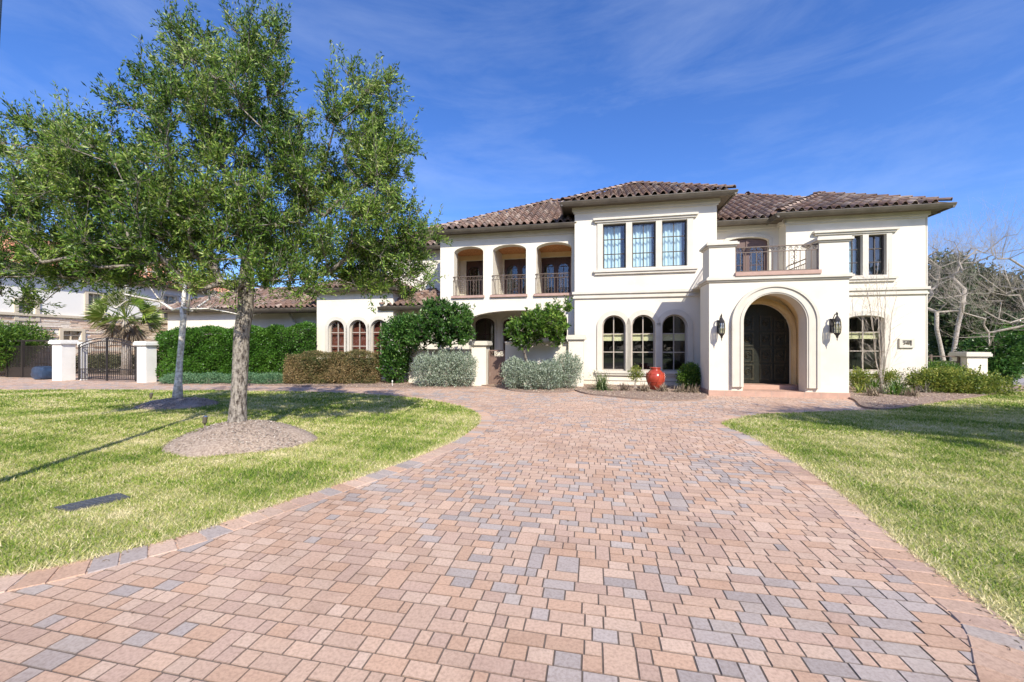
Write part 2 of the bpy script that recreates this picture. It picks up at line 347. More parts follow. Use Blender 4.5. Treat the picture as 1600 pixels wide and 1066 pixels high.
HOUSE = tag(empty('house', (OX, OY, 0), -TH), 'two storey cream stucco house with brown barrel tile hip roofs, loggia and arched entry portico', 'house')
sC0, sC1 = 0.0, 5.32
tL, tM, tR, tW3 = .56, 1.6, 1.0, 3.0
sL0 = hs(688, tL); sR0 = hs(1228, tR); sR1 = hs(1446, tR)
BAND = [(3.49, 3.56, .07), (3.56, 3.66, .04), (3.66, 3.76, .10)]

# ---- central block windows
for i, (a, b) in enumerate(((942, 978), (987.5, 1024.6), (1034, 1073.5))):
    zz0, zz1 = hz((a + b) / 2, 427 - i * 1.8, 0), hz((a + b) / 2, 355.5 - i * 3, 0)
    window(HOUSE, 'C', hs(a, 0), hs(b, 0), 4.66, 6.44, 0, False, rows=(.335, .665), gm=GLASSUP, curtain=(lambda f: f < .80) if i == 0 else (lambda f: f > .03 and f < .86), trim=False, fm=FRAMEM, mun=.016)
for i, (a, b) in enumerate(((940.8, 977.6), (986.5, 1024), (1033.8, 1073.9))):
    window(HOUSE, 'C', hs(a, 0), hs(b, 0), .60, 2.80, 0, True, rows=(.335, .665), shade=(.54, .67), fm=FRAMETAN, tw=.20, mun=.018)
wsC0, wsC1 = hs(942, 0), hs(1073.5, 0)
t1 = MB()   # surround of the upper trio
hl = [rect(hs(a, 0), hs(b, 0), 4.66, 6.44) for a, b in ((942, 978), (987.5, 1024.6), (1034, 1073.5))]
slab(t1, rect(wsC0 - .22, wsC1 + .22, 4.60, 6.50), hl, -.05, .01)
molding(t1, wsC0 - .22, wsC1 + .22, 0, [(6.50, 6.58, .10), (6.58, 6.66, .16)]); molding(t1, wsC0 - .24, wsC1 + .24, 0, [(4.51, 4.60, .13), (4.42, 4.51, .08)])
t1.build('window_surround', TRIM, HOUSE)
t2 = MB(); molding(t2, wsC0 - .20, wsC1 + .22, 0, [(.50, .60, .12), (.42, .50, .08)]); t2.build('window_sill', TRIM, HOUSE)

# ---- right wing windows
for a, b in ((1322, 1347), (1356, 1384)):
    window(HOUSE, 'R', hs(a, tR), hs(b, tR), hz(1370, 430, tR), hz(1370, 366.5, tR), tR, False, rows=(.335, .665), gm=GLASSUP, curtain=(lambda f: f < .9) if a < 1350 else None, trim=False, fm=FRAMEM, mun=.018)
ur0, ur1 = hs(1283, tR), hs(1384, tR); uz0, uz1 = hz(1370, 430, tR), hz(1370, 366.5, tR)
window(HOUSE, 'R', hs(1288, tR), hs(1313, tR), uz0, uz1, tR, False, rows=(.335, .665), gm=GLASSUP, trim=False, fm=FRAMEM, mun=.018)
t3 = MB()
slab(t3, rect(ur0 - .12, ur1 + .18, uz0 - .06, uz1 + .06), [rect(hs(a, tR), hs(b, tR), uz0, uz1) for a, b in ((1288, 1313), (1322, 1347), (1356, 1384))], tR - .05, tR + .01)
molding(t3, ur0 - .14, ur1 + .2, tR, [(uz1 + .06, uz1 + .13, .10), (uz1 + .13, uz1 + .21, .16)]); molding(t3, ur0 - .14, ur1 + .2, tR, [(uz0 - .15, uz0 - .06, .13), (uz0 - .24, uz0 - .15, .08)])
t3.build('window_surround', TRIM, HOUSE)
a0, a1 = hs(1322, tR), hs(1381, tR)
window(HOUSE, 'R', a0, a1, hz(1350, 580, tR), hz(1350, 493, tR), tR, True, rise=.16, rows=(.36, .70), shade=(.58, .70), fm=FRAMETAN, tw=.18, mun=.018)
t4 = MB(); molding(t4, a0 - .2, a1 + .2, tR, [(hz(1350, 580, tR) - .10, hz(1350, 580, tR), .12), (hz(1350, 580, tR) - .18, hz(1350, 580, tR) - .10, .08)]); t4.build('window_sill', TRIM, HOUSE)

# ---- loggia openings
LOG = [(709.5, 755), (770, 822), (838, 893)]
zlog = 5.98
for (a, b), dz in zip(LOG, (0, 0, 0)):
    hole('L', arch(hs(a, tL), hs(b, tL), 3.72, zlog, .26))
hole('L', arch(hs(733, tL), hs(886, tL), .02, 3.12, .42, 30))
# ---- one storey wing left of it
tB = .8
sB0, sB1 = hs(495, tB), hs(614, tB)
for a, b in ((513.5, 538.6), (546.3, 573.2), (579.6, 606.5)):
    window(HOUSE, 'B', hs(a, tB), hs(b, tB), .95, hz(559, 500, tB), tB, True, rows=(.33, .68), fm=FRAMETAN, tw=.17, mun=.02, curtain=None)
tb_ = MB(); molding(tb_, hs(513, tB) - .2, hs(607, tB) + .2, tB, [(.85, .95, .12), (.77, .85, .08)]); tb_.build('window_sill', TRIM, HOUSE)
# warm drapes behind the small arched windows
DRAPE = mat('rust_drape', (.20, .05, .028), .9, (.07, .018, .012), 5, stretch=(9, 9, .4))
dr = MB(); dr.box(sB0 + .3, sB1 - .3, tB + .30, tB + .33, .4, 3.3); dr.build('drape', DRAPE, HOUSE)
# ---- mid recess door
dm0, dm1 = hs(1136, tM), hs(1201, tM)
hole('M', arch(dm0, dm1, 3.6, hz(1170, 371, tM), .18))

# ---- walls
wall = MB()
slab(wall, rect(sC0, sC1, 0, 7.16), holes['C'], 0, .28)
wall.box(sC0, sC0 + .25, .281, 5, 0, 7.16); wall.box(sC1 - .25, sC1, .281, 5, 0, 7.16)
wall.build('wall', STUCCO, HOUSE)
wall = MB(); slab(wall, rect(sL0, -.003, 0, 6.52), holes['L'], tL, tL + .42); wall.box(sL0, sL0 + .25, tL + .421, 6, 0, 6.52); wall.build('wall', STUCCO, HOUSE)
wall = MB(); slab(wall, rect(sC1 + .003, sR0, 0, 6.52), holes['M'], tM, tM + .25); wall.build('wall', STUCCO, HOUSE)
wall = MB(); slab(wall, rect(sR0, sR1, 0, 6.52), holes['R'], tR, tR + .28); wall.box(sR0, sR0 + .25, tR + .281, tR + 1.2, 0, 6.52); wall.box(sR1 - .25, sR1, tR + .281, 9.4, 0, 6.52)
wall.build('wall', STUCCO, HOUSE)
wall = MB(); slab(wall, rect(sB0, sB1, 0, 4.2), holes['B'], tB, tB + .25); wall.box(sB0, sB0 + .25, tB + .251, 6, 0, 4.2); wall.box(sB1 - .25, sB1, tB + .251, 2.9, 0, 4.2); wall.build('wall', STUCCO, HOUSE)
# recessed upper wing and low walls either side
sU0 = hs(560, tW3)
wall = MB(); wr = rect(hs(585, tW3), hs(603, tW3), 5.3, 6.2); slab(wall, rect(sU0, sL0 - .003, 0, 6.52), [wr], tW3, tW3 + .25); wall.box(sU0, sU0 + .25, tW3 + .251, 9, 0, 6.52); wall.build('wall', STUCCO, HOUSE)
window(HOUSE, 'U', hs(585, tW3), hs(603, tW3), 5.3, 6.2, tW3, False, rows=(.5,), gm=GLASSUP, trim=False)
wall = MB(); wall.box(sB1 + .003, sL0 - .003, 1.5, 1.75, 0, 3.35); wall.build('wall', STUCCO, HOUSE)
tG = 2.2; sG0 = hs(392, tG)
wall = MB(); wall.box(sG0, sB0 - .003, tG, tG + .25, 0, 3.36); wall.box(sG0, sG0 + .25, tG + .251, 8, 0, 3.36); wall.build('wall', STUCCO, HOUSE)
tG2 = 6.0; sH0 = hs(262, tG2)
wall = MB(); wall.box(sH0, sG0 - .003, tG2, tG2 + .25, 0, 3.9); wall.box(sH0, sH0 + .25, tG2 + .251, 12, 0, 3.9)
wall.build('wall', STUCCO, HOUSE)
tr = MB(); molding(tr, hs(288, tG2), hs(346, tG2), tG2, [(2.45, 2.6, .08)]); tr.box(hs(345, tG2), hs(349, tG2), tG2 - .06, tG2 - .003, 0, 2.44); tr.build('garage_door_surround', TRIM, HOUSE)
# back of the house, floors and inner walls
wall = MB(); wall.box(sU0, sR1, 9.41, 9.6, 0, 6.5); wall.build('rear_wall', STUCCO, HOUSE)
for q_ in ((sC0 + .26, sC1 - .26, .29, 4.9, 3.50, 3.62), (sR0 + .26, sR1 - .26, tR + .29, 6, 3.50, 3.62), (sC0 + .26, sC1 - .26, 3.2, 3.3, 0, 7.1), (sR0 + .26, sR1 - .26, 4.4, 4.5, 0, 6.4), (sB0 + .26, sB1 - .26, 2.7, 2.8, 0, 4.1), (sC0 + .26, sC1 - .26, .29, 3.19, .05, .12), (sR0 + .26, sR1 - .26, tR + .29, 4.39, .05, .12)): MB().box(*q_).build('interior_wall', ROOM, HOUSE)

# ---- string courses, top coves, weep screed
for q_ in ((sC0, sC1, 0), (sR0, sR1, tR)): m = MB(); molding(m, *q_, BAND); m.build('string_course', TRIM, HOUSE)
for s0_, s1_, t_, zt_ in ((sC0, sC1, 0, 7.16), (sL0, 0, tL, 6.52), (sR0, sR1, tR, 6.52), (sC1, sR0, tM, 6.52)):
    m = MB(); molding(m, s0_, s1_, t_, [(zt_ - .16, zt_, .10), (zt_ - .24, zt_ - .16, .05)], ends=t_ != tM and t_ != tL)
    if t_ == tR: m.box(sR0 - .1, sR0 - .001, tR - .1, tM - .1, 6.36, 6.52)
    m.build('cornice', TRIM, HOUSE)
for s0_, s1_, t_ in ((sC0, sC1, 0), (sR0, sR1, tR), (sB0, sB1, tB)): MB().box(s0_, s1_, t_ - .022, t_ + .005, .20, .225).build('weep_screed', FRAMETAN, HOUSE)

# ---- roofs
OV = .44
hip_roof(HOUSE, sC0 - OV, sC1 + OV, -OV, 5.7, 7.27, seed=2)
hip_roof(HOUSE, sL0 - OV, 5.28, tL - OV, 9.9, 6.62, seed=3, tile_sides='FL', gutters='FL', clip=(-99, -.03))
hip_roof(HOUSE, 1.5, sR1 + OV, tM - OV + .0, 10.4, 6.621, seed=4, tile_sides='FR', gutters='FR', clip=(sC1 + .03, 99))
hip_roof(HOUSE, sR0 - OV, sR1 + OV - .01, tR - OV, tR - OV + 6.6, 6.63, seed=5, gutters='FLR')
hip_roof(HOUSE, sU0 - OV, 1, tW3 - OV, 9.92, 6.623, seed=6, tile_sides='FL', gutters='FL')
hip_roof(HOUSE, sB0 - .35, sB1 + .35, tB - .3, 6, 4.3, .45, seed=7, tile_sides='FLR')
hip_roof(HOUSE, sB1 - .6, sL0 + .55, .75, 4.6, 3.42, .5, seed=8, tile_sides='FR', gutters='F')
hip_roof(HOUSE, sG0 - .4, sB0 + .3, tG - 1.2, 6.2, 3.46, .5, seed=9, tile_sides='FLR', gutters='FL')
hip_roof(HOUSE, sH0 - .4, sG0 + 1.5, tG2 - .5, 12.3, 4.0, .5, seed=10, tile_sides='FLR', gutters='FL')

# ---- loggia interior
lg = MB(); tBk = tL + 2.0
doors = [(hs(728.5, tBk), hs(776, tBk)), (hs(788, tBk), hs(836, tBk)), (hs(846, tBk), hs(892, tBk))]
ztd = 5.78 
dh = [rect(a, b, 3.62, ztd) for a, b in doors]
vv = [rect(sL0 + .26, -.01, .1, 6.5)]
slab(lg, rect(sL0 + .26, -.01, .1, 6.5), dh + [arch(hs(742, tBk), hs(773, tBk), .3, 2.95, .3), arch(hs(786, tBk), hs(822, tBk), .3, 2.95, .3), arch(hs(858, tBk), hs(896, tBk), .3, 2.95, .3)], tBk, tBk + .2)
lg.box(sL0 + .26, -.01, tL + .43, tBk - .003, 3.50, 3.66)
for (a, b), (c, d) in zip(doors, doors[1:]): lg.box(b + .12, b + .30, tL + .43, tBk - .003, 3.66, 6.0)
lg.box(sL0 + .26, -.01, tL + .43, tBk - .003, 3.36, 3.499)
lg.build('loggia_wall', STUCCO, HOUSE)
m = MB(); m.box(sL0 + .26, -.01, tL + .43, tBk - .003, 6.02, 6.08); m.build('loggia_ceiling', WOODCEIL, HOUSE)
m = MB(); m.box(sL0 + .26, -.01, tBk - .10, tBk - .004, 5.80, 6.01); m.build('loggia_beam', VAULTM, HOUSE)
def french(parent, a, b, z0, z1, t, m_=DARKWOOD, fan=True):
    o = MB(); w_ = (b - a) / 2
    panes = []
    for k in range(2):
        x0, x1 = a + w_ * k + .12, a + w_ * (k + 1) - .12 if k == 0 else b - .12
        panes.append(arch(x0, x1, z0 + .35, z1 - .30, .18 if fan else .05))
    slab(o, rect(a, b, z0, z1), panes, t + .05, t + .12)
    o.box(a + w_ - .03, a + w_ + .03, t + .02, t + .049, z0, z1)
    d = o.build('door', m_, parent)
    g = MB(); g.box(a + .1, b - .1, t + .09, t + .096, z0 + .3, z1 - .25); g.build('glass_pane', GLASSUP, d)
    mu = MB()
    for k in range(2):
        xc = a + w_ * (k + .5)
        mu.box(xc - .012, xc + .012, t + .06, t + .085, z0 + .35, z1 - .3)
        for f in (.28, .55, .8): zc = z0 + (z1 - z0) * f; mu.box(a + w_ * k + .15, a + w_ * (k + 1) - .15, t + .061, t + .084, zc - .012, zc + .012)
    mu.build('muntin_grille', m_, d)
    for sx in (-.07, .07): MB().tube([(a + w_ + sx, t - .01, z0 + .95), (a + w_ + sx, t - .03, z0 + 1.0), (a + w_ + sx * 1.9, t - .03, z0 + 1.0)], .014).build('handle', IRON, d)
    return d
for a, b in doors: french(HOUSE, a, b, 3.67, ztd, tBk)
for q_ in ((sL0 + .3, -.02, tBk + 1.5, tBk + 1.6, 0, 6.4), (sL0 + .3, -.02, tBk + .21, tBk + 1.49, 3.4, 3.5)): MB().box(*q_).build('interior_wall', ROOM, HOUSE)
for a, b in ((742, 773), (786, 822), (858, 896)):
    window(HOUSE, 'X', hs(a, tBk), hs(b, tBk), .3, 2.95, tBk, True, rise=.3, rows=(.35, .7), fm=DARKWOOD, trim=True, tw=.12)
french(HOUSE, dm0, dm1, 3.6, hz(1170, 371, tM) - .04, tM + .08, mat('umber_door', (.10, .055, .043), .5))
m = MB(); slab(m, arch(dm0 - .14, dm1 + .14, 3.6, hz(1170, 371, tM) + .14, .26), [holes['M'][0]], tM - .05, tM + .012); m.build('door_surround', TRIM, HOUSE)

# ---- railings
def railing(parent, s0, s1, t, z0, z1, m_=IRONTAN, n=None, scroll=True):
    o = MB(); n = n or max(4, int((s1 - s0) / .13))
    o.box(s0, s1, t - .022, t + .022, z1 - .03, z1); o.box(s0, s1, t - .012, t + .012, z1 - .19, z1 - .165); o.box(s0, s1, t - .012, t + .012, z0, z0 + .025)
    for i in range(n + 1):
        x = s0 + .02 + (s1 - s0 - .04) * i / n; o.box(x - .009, x + .009, t - .009, t + .009, z0 + .02, z1 - .165)
    r = o.build('railing', m_, parent)
    if scroll:
        c = MB(); k = int((s1 - s0) / .16)
        for i in range(k):
            cx = s0 + (s1 - s0) * (i + .5) / k; c.tube([(cx + .06 * math.cos(a) * (1 - a / 14), t, z1 - .097 + .06 * math.sin(a) * (1 - a / 14)) for a in [j * .55 for j in range(18)]], .008, 4)
        for cx in (s0 + (s1 - s0) * .3, s0 + (s1 - s0) * .72):
            for sg in (-1, 1):
                for zc in (z0 + .25, z0 + .42, z0 + .59):
                    c.tube([(cx + sg * (.045 + .04 * math.cos(a)), t, zc + .06 * math.sin(a)) for a in [j * .6 for j in range(11)]], .007, 4)
        c.build('scrollwork', m_, r)
    return r
for a, b in LOG:
    s0_, s1_ = hs(a, tL), hs(b, tL)
    railing(HOUSE, s0_ - .04, s1_ - .02, tL - .02, 3.80, 4.66)
    c = MB(); c.box(s0_ - .10, s1_ + .06, tL - .10, tL + .42, 3.70, 3.80); c.build('sill_coping', CLAYC, HOUSE)

# ---- entry portico
P0, P1, tP = 4.37, 8.27, -2.55
cs = 6.23; ro = .88; ztop = 3.21
m = MB(); front_hole = arch(cs - ro, cs + ro, .17, ztop)
slab(m, rect(P0, P1, .171, 3.72), [front_hole], tP, tP + .42)
m.box(P0, P0 + .35, tP + .421, tP + 1.05, .171, 3.72); m.box(P1 - .35, P1, tP + .421, tM, .171, 3.72); m.box(P0 + .42, P0 + .7, tP + 1.051, -.003, 0, 3.72)
m.box(P0 + .05, P1 - .05, tP + .42, tM - .003, 3.722, 3.76)
m.build('portico_wall', STUCCO, HOUSE)
m = MB(); rear_t = -1.30; dr_ = 1.0; zd = 3.02
slab(m, rect(P0 + .36, P1 - .36, .171, 3.70), [arch(cs - dr_ + .02, cs + dr_ + .02, .30, zd)], rear_t, rear_t + .25)
m.build('portico_rear_wall', STUCCO, HOUSE)
m = MB(); slab(m, rect(P0 + .36, P1 - .36, .2, 3.70), [arch(cs - 1.16, cs + 1.16, .171, 3.36, 1.16, 30)], tP + .43, rear_t - .003); m.build('portico_vault', VAULTM, HOUSE)
m = MB(); slab(m, arch(cs - dr_ - .16, cs + dr_ + .20, .30, zd + .18), [arch(cs - dr_ + .02, cs + dr_ + .02, .29, zd)], rear_t - .10, rear_t - .003)
slab(m, arch(cs - dr_ - .08, cs + dr_ + .12, .30, zd + .10), [arch(cs - dr_ + .02, cs + dr_ + .02, .29, zd)], rear_t - .15, rear_t - .101)
m.build('door_surround', VAULTM, HOUSE)
m = MB(); tw_ = .29
slab(m, arch(cs - ro - tw_, cs + ro + tw_, .30, ztop + tw_ * .80, ro + tw_ * .84, 34), [arch(cs - ro, cs + ro, .29, ztop, None, 30)], tP - .09, tP - .002)
slab(m, arch(cs - ro - tw_ - .05, cs + ro + tw_ + .05, .30, ztop + tw_ * .80 + .05, ro + tw_ * .84 + .05, 34), [arch(cs - ro - tw_ + .03, cs + ro + tw_ - .03, .29, ztop + tw_ * .80 - .03, ro + tw_ * .84 - .03, 30)], tP - .13, tP - .001)
slab(m, arch(cs - ro - .10, cs + ro + .10, .30, ztop + .09, None, 30), [arch(cs - ro - .04, cs + ro + .04, .29, ztop + .035, None, 30)], tP - .115, tP - .091)
m.build('arch_surround', TRIM, HOUSE)
m = MB(); jt = MB()
m.box(P0 - .02, P1 + .02, tP - .02, tP + .42, 0, .17); m.box(P0 + .36, P1 - .36, tP + .421, rear_t + .3, 0, .17); m.box(P0 - .02, P0 + .35, tP + .421, tP + 1.05, 0, .17); m.box(P1 - .3, P1 + .02, tP + .421, tR, 0, .17)
m.box(cs - 1.1, cs + 1.15, -1.85, rear_t + .24, .1701, .30)
TERR = mat('terracotta_floor_tile', (.50, .32, .235), .6, (.38, .24, .185), 3.2, .25, 50)
m.build('entry_step', TERR, HOUSE)
for i in range(1, 9): x = P0 + i * .45; jt.box(x - .004, x + .004, tP - .0235, tP - .018, .004, .168)
jt.build('step_grout', FRAMETAN, HOUSE)
m = MB(); molding(m, P0, P1, tP, [(3.62, 3.67, .05), (3.67, 3.74, .10), (3.74, 3.78, .06)])
for z0_, z1_, p in ((3.62, 3.67, .05), (3.67, 3.74, .10), (3.74, 3.78, .06)): m.box(P0 - p, P0 - .001, tP + .011, tP + 1.05, z0_, z1_); m.box(P1 + .001, P1 + p, tP + .011, tR - .1, z0_, z1_)
m.build('portico_cornice', TRIM, HOUSE)
# door leaves of dark carved panels
DOORM = mat('carved_door', (.018, .021, .014), .35, (.007, .008, .006), 9, .5, 25)
d = MB(); slab(d, arch(cs - dr_ - .02, cs + dr_ + .06, .30, zd + .04), [], rear_t + .10, rear_t + .16); door = d.build('front_door', DOORM, HOUSE)
DOORP = mat('carved_panel', (.045, .042, .024), .35, (.010, .010, .006), 13, 1.0, 18)
pz = [(.42, .95), (1.02, 1.50), (1.57, 2.05), (2.12, 2.62)]
for z0_, z1_ in pz:
    for x0_, x1_ in ((cs - .90, cs - .52), (cs - .46, cs - .08), (cs + .10, cs + .48), (cs + .54, cs + .92)):
        p = MB(); zz = z1_ if z1_ < 2.3 or abs((x0_ + x1_) / 2 - cs) < .5 else z1_ - .12
        slab(p, rect(x0_, x1_, z0_, zz), [rect(x0_ + .05, x1_ - .05, z0_ + .05, zz - .05)], rear_t + .07, rear_t + .099)
        cx, cz = (x0_ + x1_) / 2, (z0_ + zz) / 2
        p.tube([(cx + .11 * math.cos(a) * (1 - a / 16), rear_t + .09, cz + .13 * math.sin(a) * (1 - a / 16)) for a in [j * .5 for j in range(24)]], .016, 5)
        p.build('carved_panel', DOORP, door)
# upper piers, coping and balcony rail
for a, b in ((P0, hs(1149, tP)), (hs(1280, tP), P1)):
    pier = MB(); cap = MB(); pier.box(a, b, tP, tP + .75, 3.761, 4.74)
    for z0_, z1_, p in ((4.74, 4.79, .04), (4.79, 4.86, .09), (4.86, 4.90, .05)): cap.box(a - p, b + p, tP - p, tP + .75 + p, z0_, z1_)
    pier.build('balcony_pier', STUCCO, HOUSE); cap.build('pier_cap', TRIM, HOUSE)
ra, rb = hs(1149, tP), hs(1280, tP)
c = MB(); c.box(ra - .02, rb + .02, tP - .10, tP + .30, 3.782, 3.90); c.box(P1 - .30, P1 + .05, tP + .76, tR - .02, 3.782, 3.88); c.box(P0 + .40, P0 + .72, tP + .76, -.02, 3.782, 3.88); c.build('balcony_coping', CLAYC, HOUSE)
railing(HOUSE, ra, rb, tP + .08, 3.93, 4.72, n=15)
def side_railing(s, t0, t1, z0, z1):
    o = MB(); o.box(s - .022, s + .022, t0, t1, z1 - .03, z1); o.box(s - .012, s + .012, t0, t1, z1 - .19, z1 - .165); o.box(s - .012, s + .012, t0, t1, z0, z0 + .025)
    n = int((t1 - t0) / .13)
    for i in range(n + 1): y = t0 + (t1 - t0) * i / n; o.box(s - .009, s + .009, y - .009, y + .009, z0 + .02, z1 - .165)
    return o.build('railing', IRONTAN, HOUSE)
side_railing(P0 + .55, tP + .76, -.02, 3.90, 4.70); side_railing(P1 - .12, tP + .76, tR - .02, 3.90, 4.70)
# narrow niche on the side of the portico
m = MB(); side_slab(m, arch(-1.3, -.75, 1.0, 2.6), [arch(-1.22, -.83, 1.08, 2.52)], P0 + .36, P0 + .419); m.build('niche_surround', TRIM, HOUSE)

# ---- lanterns
LG = glassmat('lantern_glass', (.75, .72, .62), .2)
def lantern(px, py0, py1):
    s = hs(px, tP - .3); zt_, zb = hz(px, py0, tP - .3), hz(px, py1, tP - .3); h = zt_ - zb; t = tP - .27
    L_ = empty('wall_lantern', parent=HOUSE); L_.location = (s, tP, zb)
    b = MB(); b.box(-.06, .06, -.03, -.002, h * .30, h * .78)
    b.tube([(0, -.02, h * .62), (0, -.08, h * .80), (0, -.17, h * .93), (0, -.25, h * .90), (0, -.27, h * .80)], .014)
    b.tube([(0, -.02, h * .50), (0, -.10, h * .60), (0, -.18, h * .74), (0, -.24, h * .80)], .010)
    b.tube([(.0 , -.27 + .055 * math.sin(a) * (1 - a / 12), h * .93 + .055 * math.cos(a) * (1 - a / 12)) for a in [j * .6 for j in range(14)]], .009, 5)
    b.build('bracket', IRON, L_)
    c = MB()
    c.lathe([(.004, h * .98), (.012, h * .93), (.02, h * .86), (.05, h * .80), (.085, h * .73), (.088, h * .69), (.092, h * .66), (.088, h * .655)][::-1], (0, -.27, 0), 8)
    c.lathe([(.004, 0), (.014, h * .05), (.01, h * .09), (.03, h * .12), (.035, h * .17), (.07, h * .23), (.088, h * .26), (.088, h * .28)], (0, -.27, 0), 8)
    for j in range(8):
        a = math.pi * 2 * j / 8; x, y = math.cos(a), math.sin(a)
        c.tube([(.088 * x, -.27 + .088 * y, h * .28), (.098 * x, -.27 + .098 * y, h * .47), (.088 * x, -.27 + .088 * y, h * .66)], .008, 4)
    for zz in (.40, .55):
        c.tube([(.097 * math.cos(a), -.27 + .097 * math.sin(a), h * zz) for a in [j * math.pi / 4 for j in range(9)]], .006, 4, False)
    c.build('lantern_cage', IRON, L_)
    g = MB(); g.lathe([(.078, h * .28), (.088, h * .47), (.078, h * .655)], (0, -.27, 0), 8); g.build('lantern_glass', LG, L_)
    g = MB()
    for dx in (-.025, .03): g.lathe([(.012, h * .29), (.012, h * .45), (.016, h * .47), (.003, h * .53)], (dx, -.27, 0), 8)
    g.build('candle', CURTAIN, L_)
lantern(1128, 490, 533); lantern(1309, 487, 533)
# ---- address plaque
pl0, pl1 = hs(1403.5, tR), hs(1427, tR); pz0, pz1 = hz(1415, 543.5, tR), hz(1415, 529, tR)
PLQ = MB(); slab(PLQ, rect(pl0, pl1, pz0, pz1), [rect(pl0 + .09, pl1 - .09, pz0 + .08, pz1 - .07)], tR - .07, tR - .002); PLQ.box(pl0 + .08, pl1 - .08, tR - .02, tR - .003, pz0 + .07, pz1 - .06)
plq = PLQ.build('address_plaque', TRIM, HOUSE)
tx = bpy.data.curves.new('t', 'FONT'); tx.body = '248'; tx.size = (pz1 - pz0 - .16) * .82; tx.extrude = .008; tx.align_x = 'CENTER'; tx.align_y = 'CENTER'
to = bpy.data.objects.new('t', tx); me = bpy.data.meshes.new_from_object(to); bpy.data.objects.remove(to)
me.transform(__import__('mathutils').Matrix.Rotation(R(90), 4, 'X')); me.materials.clear(); me.materials.append(GUTTER)
no = bpy.data.objects.new('house_number', me); COL.objects.link(no); no.parent = plq; no.location = ((pl0 + pl1) / 2 + .01, tR - .045, (pz0 + pz1) / 2)
# ---- downspouts
for p_, r_ in (([(P0 + .30, tP + 1.12, 3.6), (P0 + .30, tP + 1.12, .25), (P0 + .1, tP + 1.0, .10)], .04), ([(sL0 - .08, tL + .3, 6.4), (sL0 - .08, tL + .3, 3.6)], .035),
               ([(sR1 + .05, tR + .05, 6.35), (sR1 + .05, tR + .05, .2)], .045), ([(hs(455, tG), tG - .15, 3.3), (hs(458, tG), tG - .15, 3.1), (hs(464, tG), tG - .06, 2.7), (hs(464, tG), tG - .06, 1)], .06)):
    MB().tube(p_, r_).build('downspout', TRIM, HOUSE)
# ================================================ ground
def smooth(pts, k=6):
    out = []; n = len(pts)
    for i in range(n):
        p0, p1, p2, p3 = [np.array(pts[(i + j - 1) % n], float) for j in range(4)]
        for q in range(k):
            t = q / k; out.append(tuple(.5 * ((2 * p1) + (-p0 + p2) * t + (2 * p0 - 5 * p1 + 4 * p2 - p3) * t * t + (-p0 + 3 * p1 - 3 * p2 + p3) * t ** 3)))
    return out
LAWN_L = smooth([G(*p) for p in [(-620, 609), (-250, 609), (0, 609), (200, 610), (340, 611), (470, 613), (580, 617), (660, 624), (715, 634), (745, 645), (752, 655), (744, 668), (715, 688), (670, 708), (600, 735), (480, 775), (380, 808), (300, 836), (200, 862), (100, 886), (0, 905), (-140, 929), (-330, 957)]] + [(-5.6, 2.05), (-8, 1.5), (-26, 1.0), (-33, 6)], 5)
LAWN_R = smooth([G(*p) for p in [(1128, 661), (1150, 654), (1190, 648), (1260, 645), (1330, 642), (1400, 640), (1450, 632), (1510, 624), (1560, 617), (1620, 610), (1900, 609), (2400, 610)]] + [(34, 3), (12, .6), (4.3, .4), (2.25, 1.25)] + [G(*p) for p in [(1600, 1003), (1500, 925), (1400, 850), (1345, 800), (1290, 757), (1220, 711), (1170, 682), (1140, 670)]], 5)
def sheet(name, poly, z, m, kind='structure', thick=None):
    vs, fs = fillpoly(poly, [], thick or .0); mb = MB()
    mb.add([(x, y, z + q) for x, y, q in vs], fs); return tag(mb.build(name, m), kind=kind)
sheet('ground', [(-300, -120), (300, -120), (300, 500), (-300, 500)], -.09, GROUND)
def inpoly(P, poly):
    x, y = P[:, 0], P[:, 1]; c = np.zeros(len(P), bool); n = len(poly); j = n - 1
    for i in range(n):
        xi, yi = poly[i]; xj, yj = poly[j]
        m_ = ((yi > y) != (yj > y)) & (x < (xj - xi) * (y - yi) / (yj - yi + 1e-12) + xi); c ^= m_; j = i
    return c
# pavers laid in courses parallel to the house
rng = random.Random(11); unit = .078
A0 = math.radians(11.5); ca, sa = math.cos(A0), math.sin(A0)
def PW(u, v): return (ca * u + sa * v, -sa * u + ca * v)
PCOL = [(.53, .365, .265), (.56, .385, .275), (.50, .345, .26), (.57, .41, .305), (.53, .345, .235)]
GCOL = [(.41, .345, .305), (.44, .37, .325), (.38, .32, .285), (.46, .385, .33)]
nu, nv = int(56 / unit), int(24 / unit); u_0, v_0 = -38.0, -4.0
grid = np.zeros((nv, nu), bool)
# mask of cells that matter
cu_, cv_ = np.meshgrid(u_0 + (np.arange(nu) + .5) * unit, v_0 + (np.arange(nv) + .5) * unit)
XX = ca * cu_ + sa * cv_; YY = -sa * cu_ + ca * cv_; pts = np.stack([XX.ravel(), YY.ravel()], 1)
def shrink(poly, d):
    out = []; n = len(poly); ar = sum(poly[i][0] * poly[(i + 1) % n][1] - poly[(i + 1) % n][0] * poly[i][1] for i in range(n))
    for i in range(n):
        a, b = np.array(poly[i - 1]), np.array(poly[(i + 1) % n]); t = b - a; t /= np.linalg.norm(t) + 1e-9; nn = np.array([-t[1], t[0]]) * (1 if ar > 0 else -1)
        out.append(tuple(np.array(poly[i]) + nn * d))
    return out
inL = inpoly(pts, shrink(LAWN_L, .22)); inR = inpoly(pts, shrink(LAWN_R, .22))
front = (CU * (pts[:, 1] - OY) + SU * (pts[:, 0] - OX))            # t of every cell
sS = CU * (pts[:, 0] - OX) - SU * (pts[:, 1] - OY)
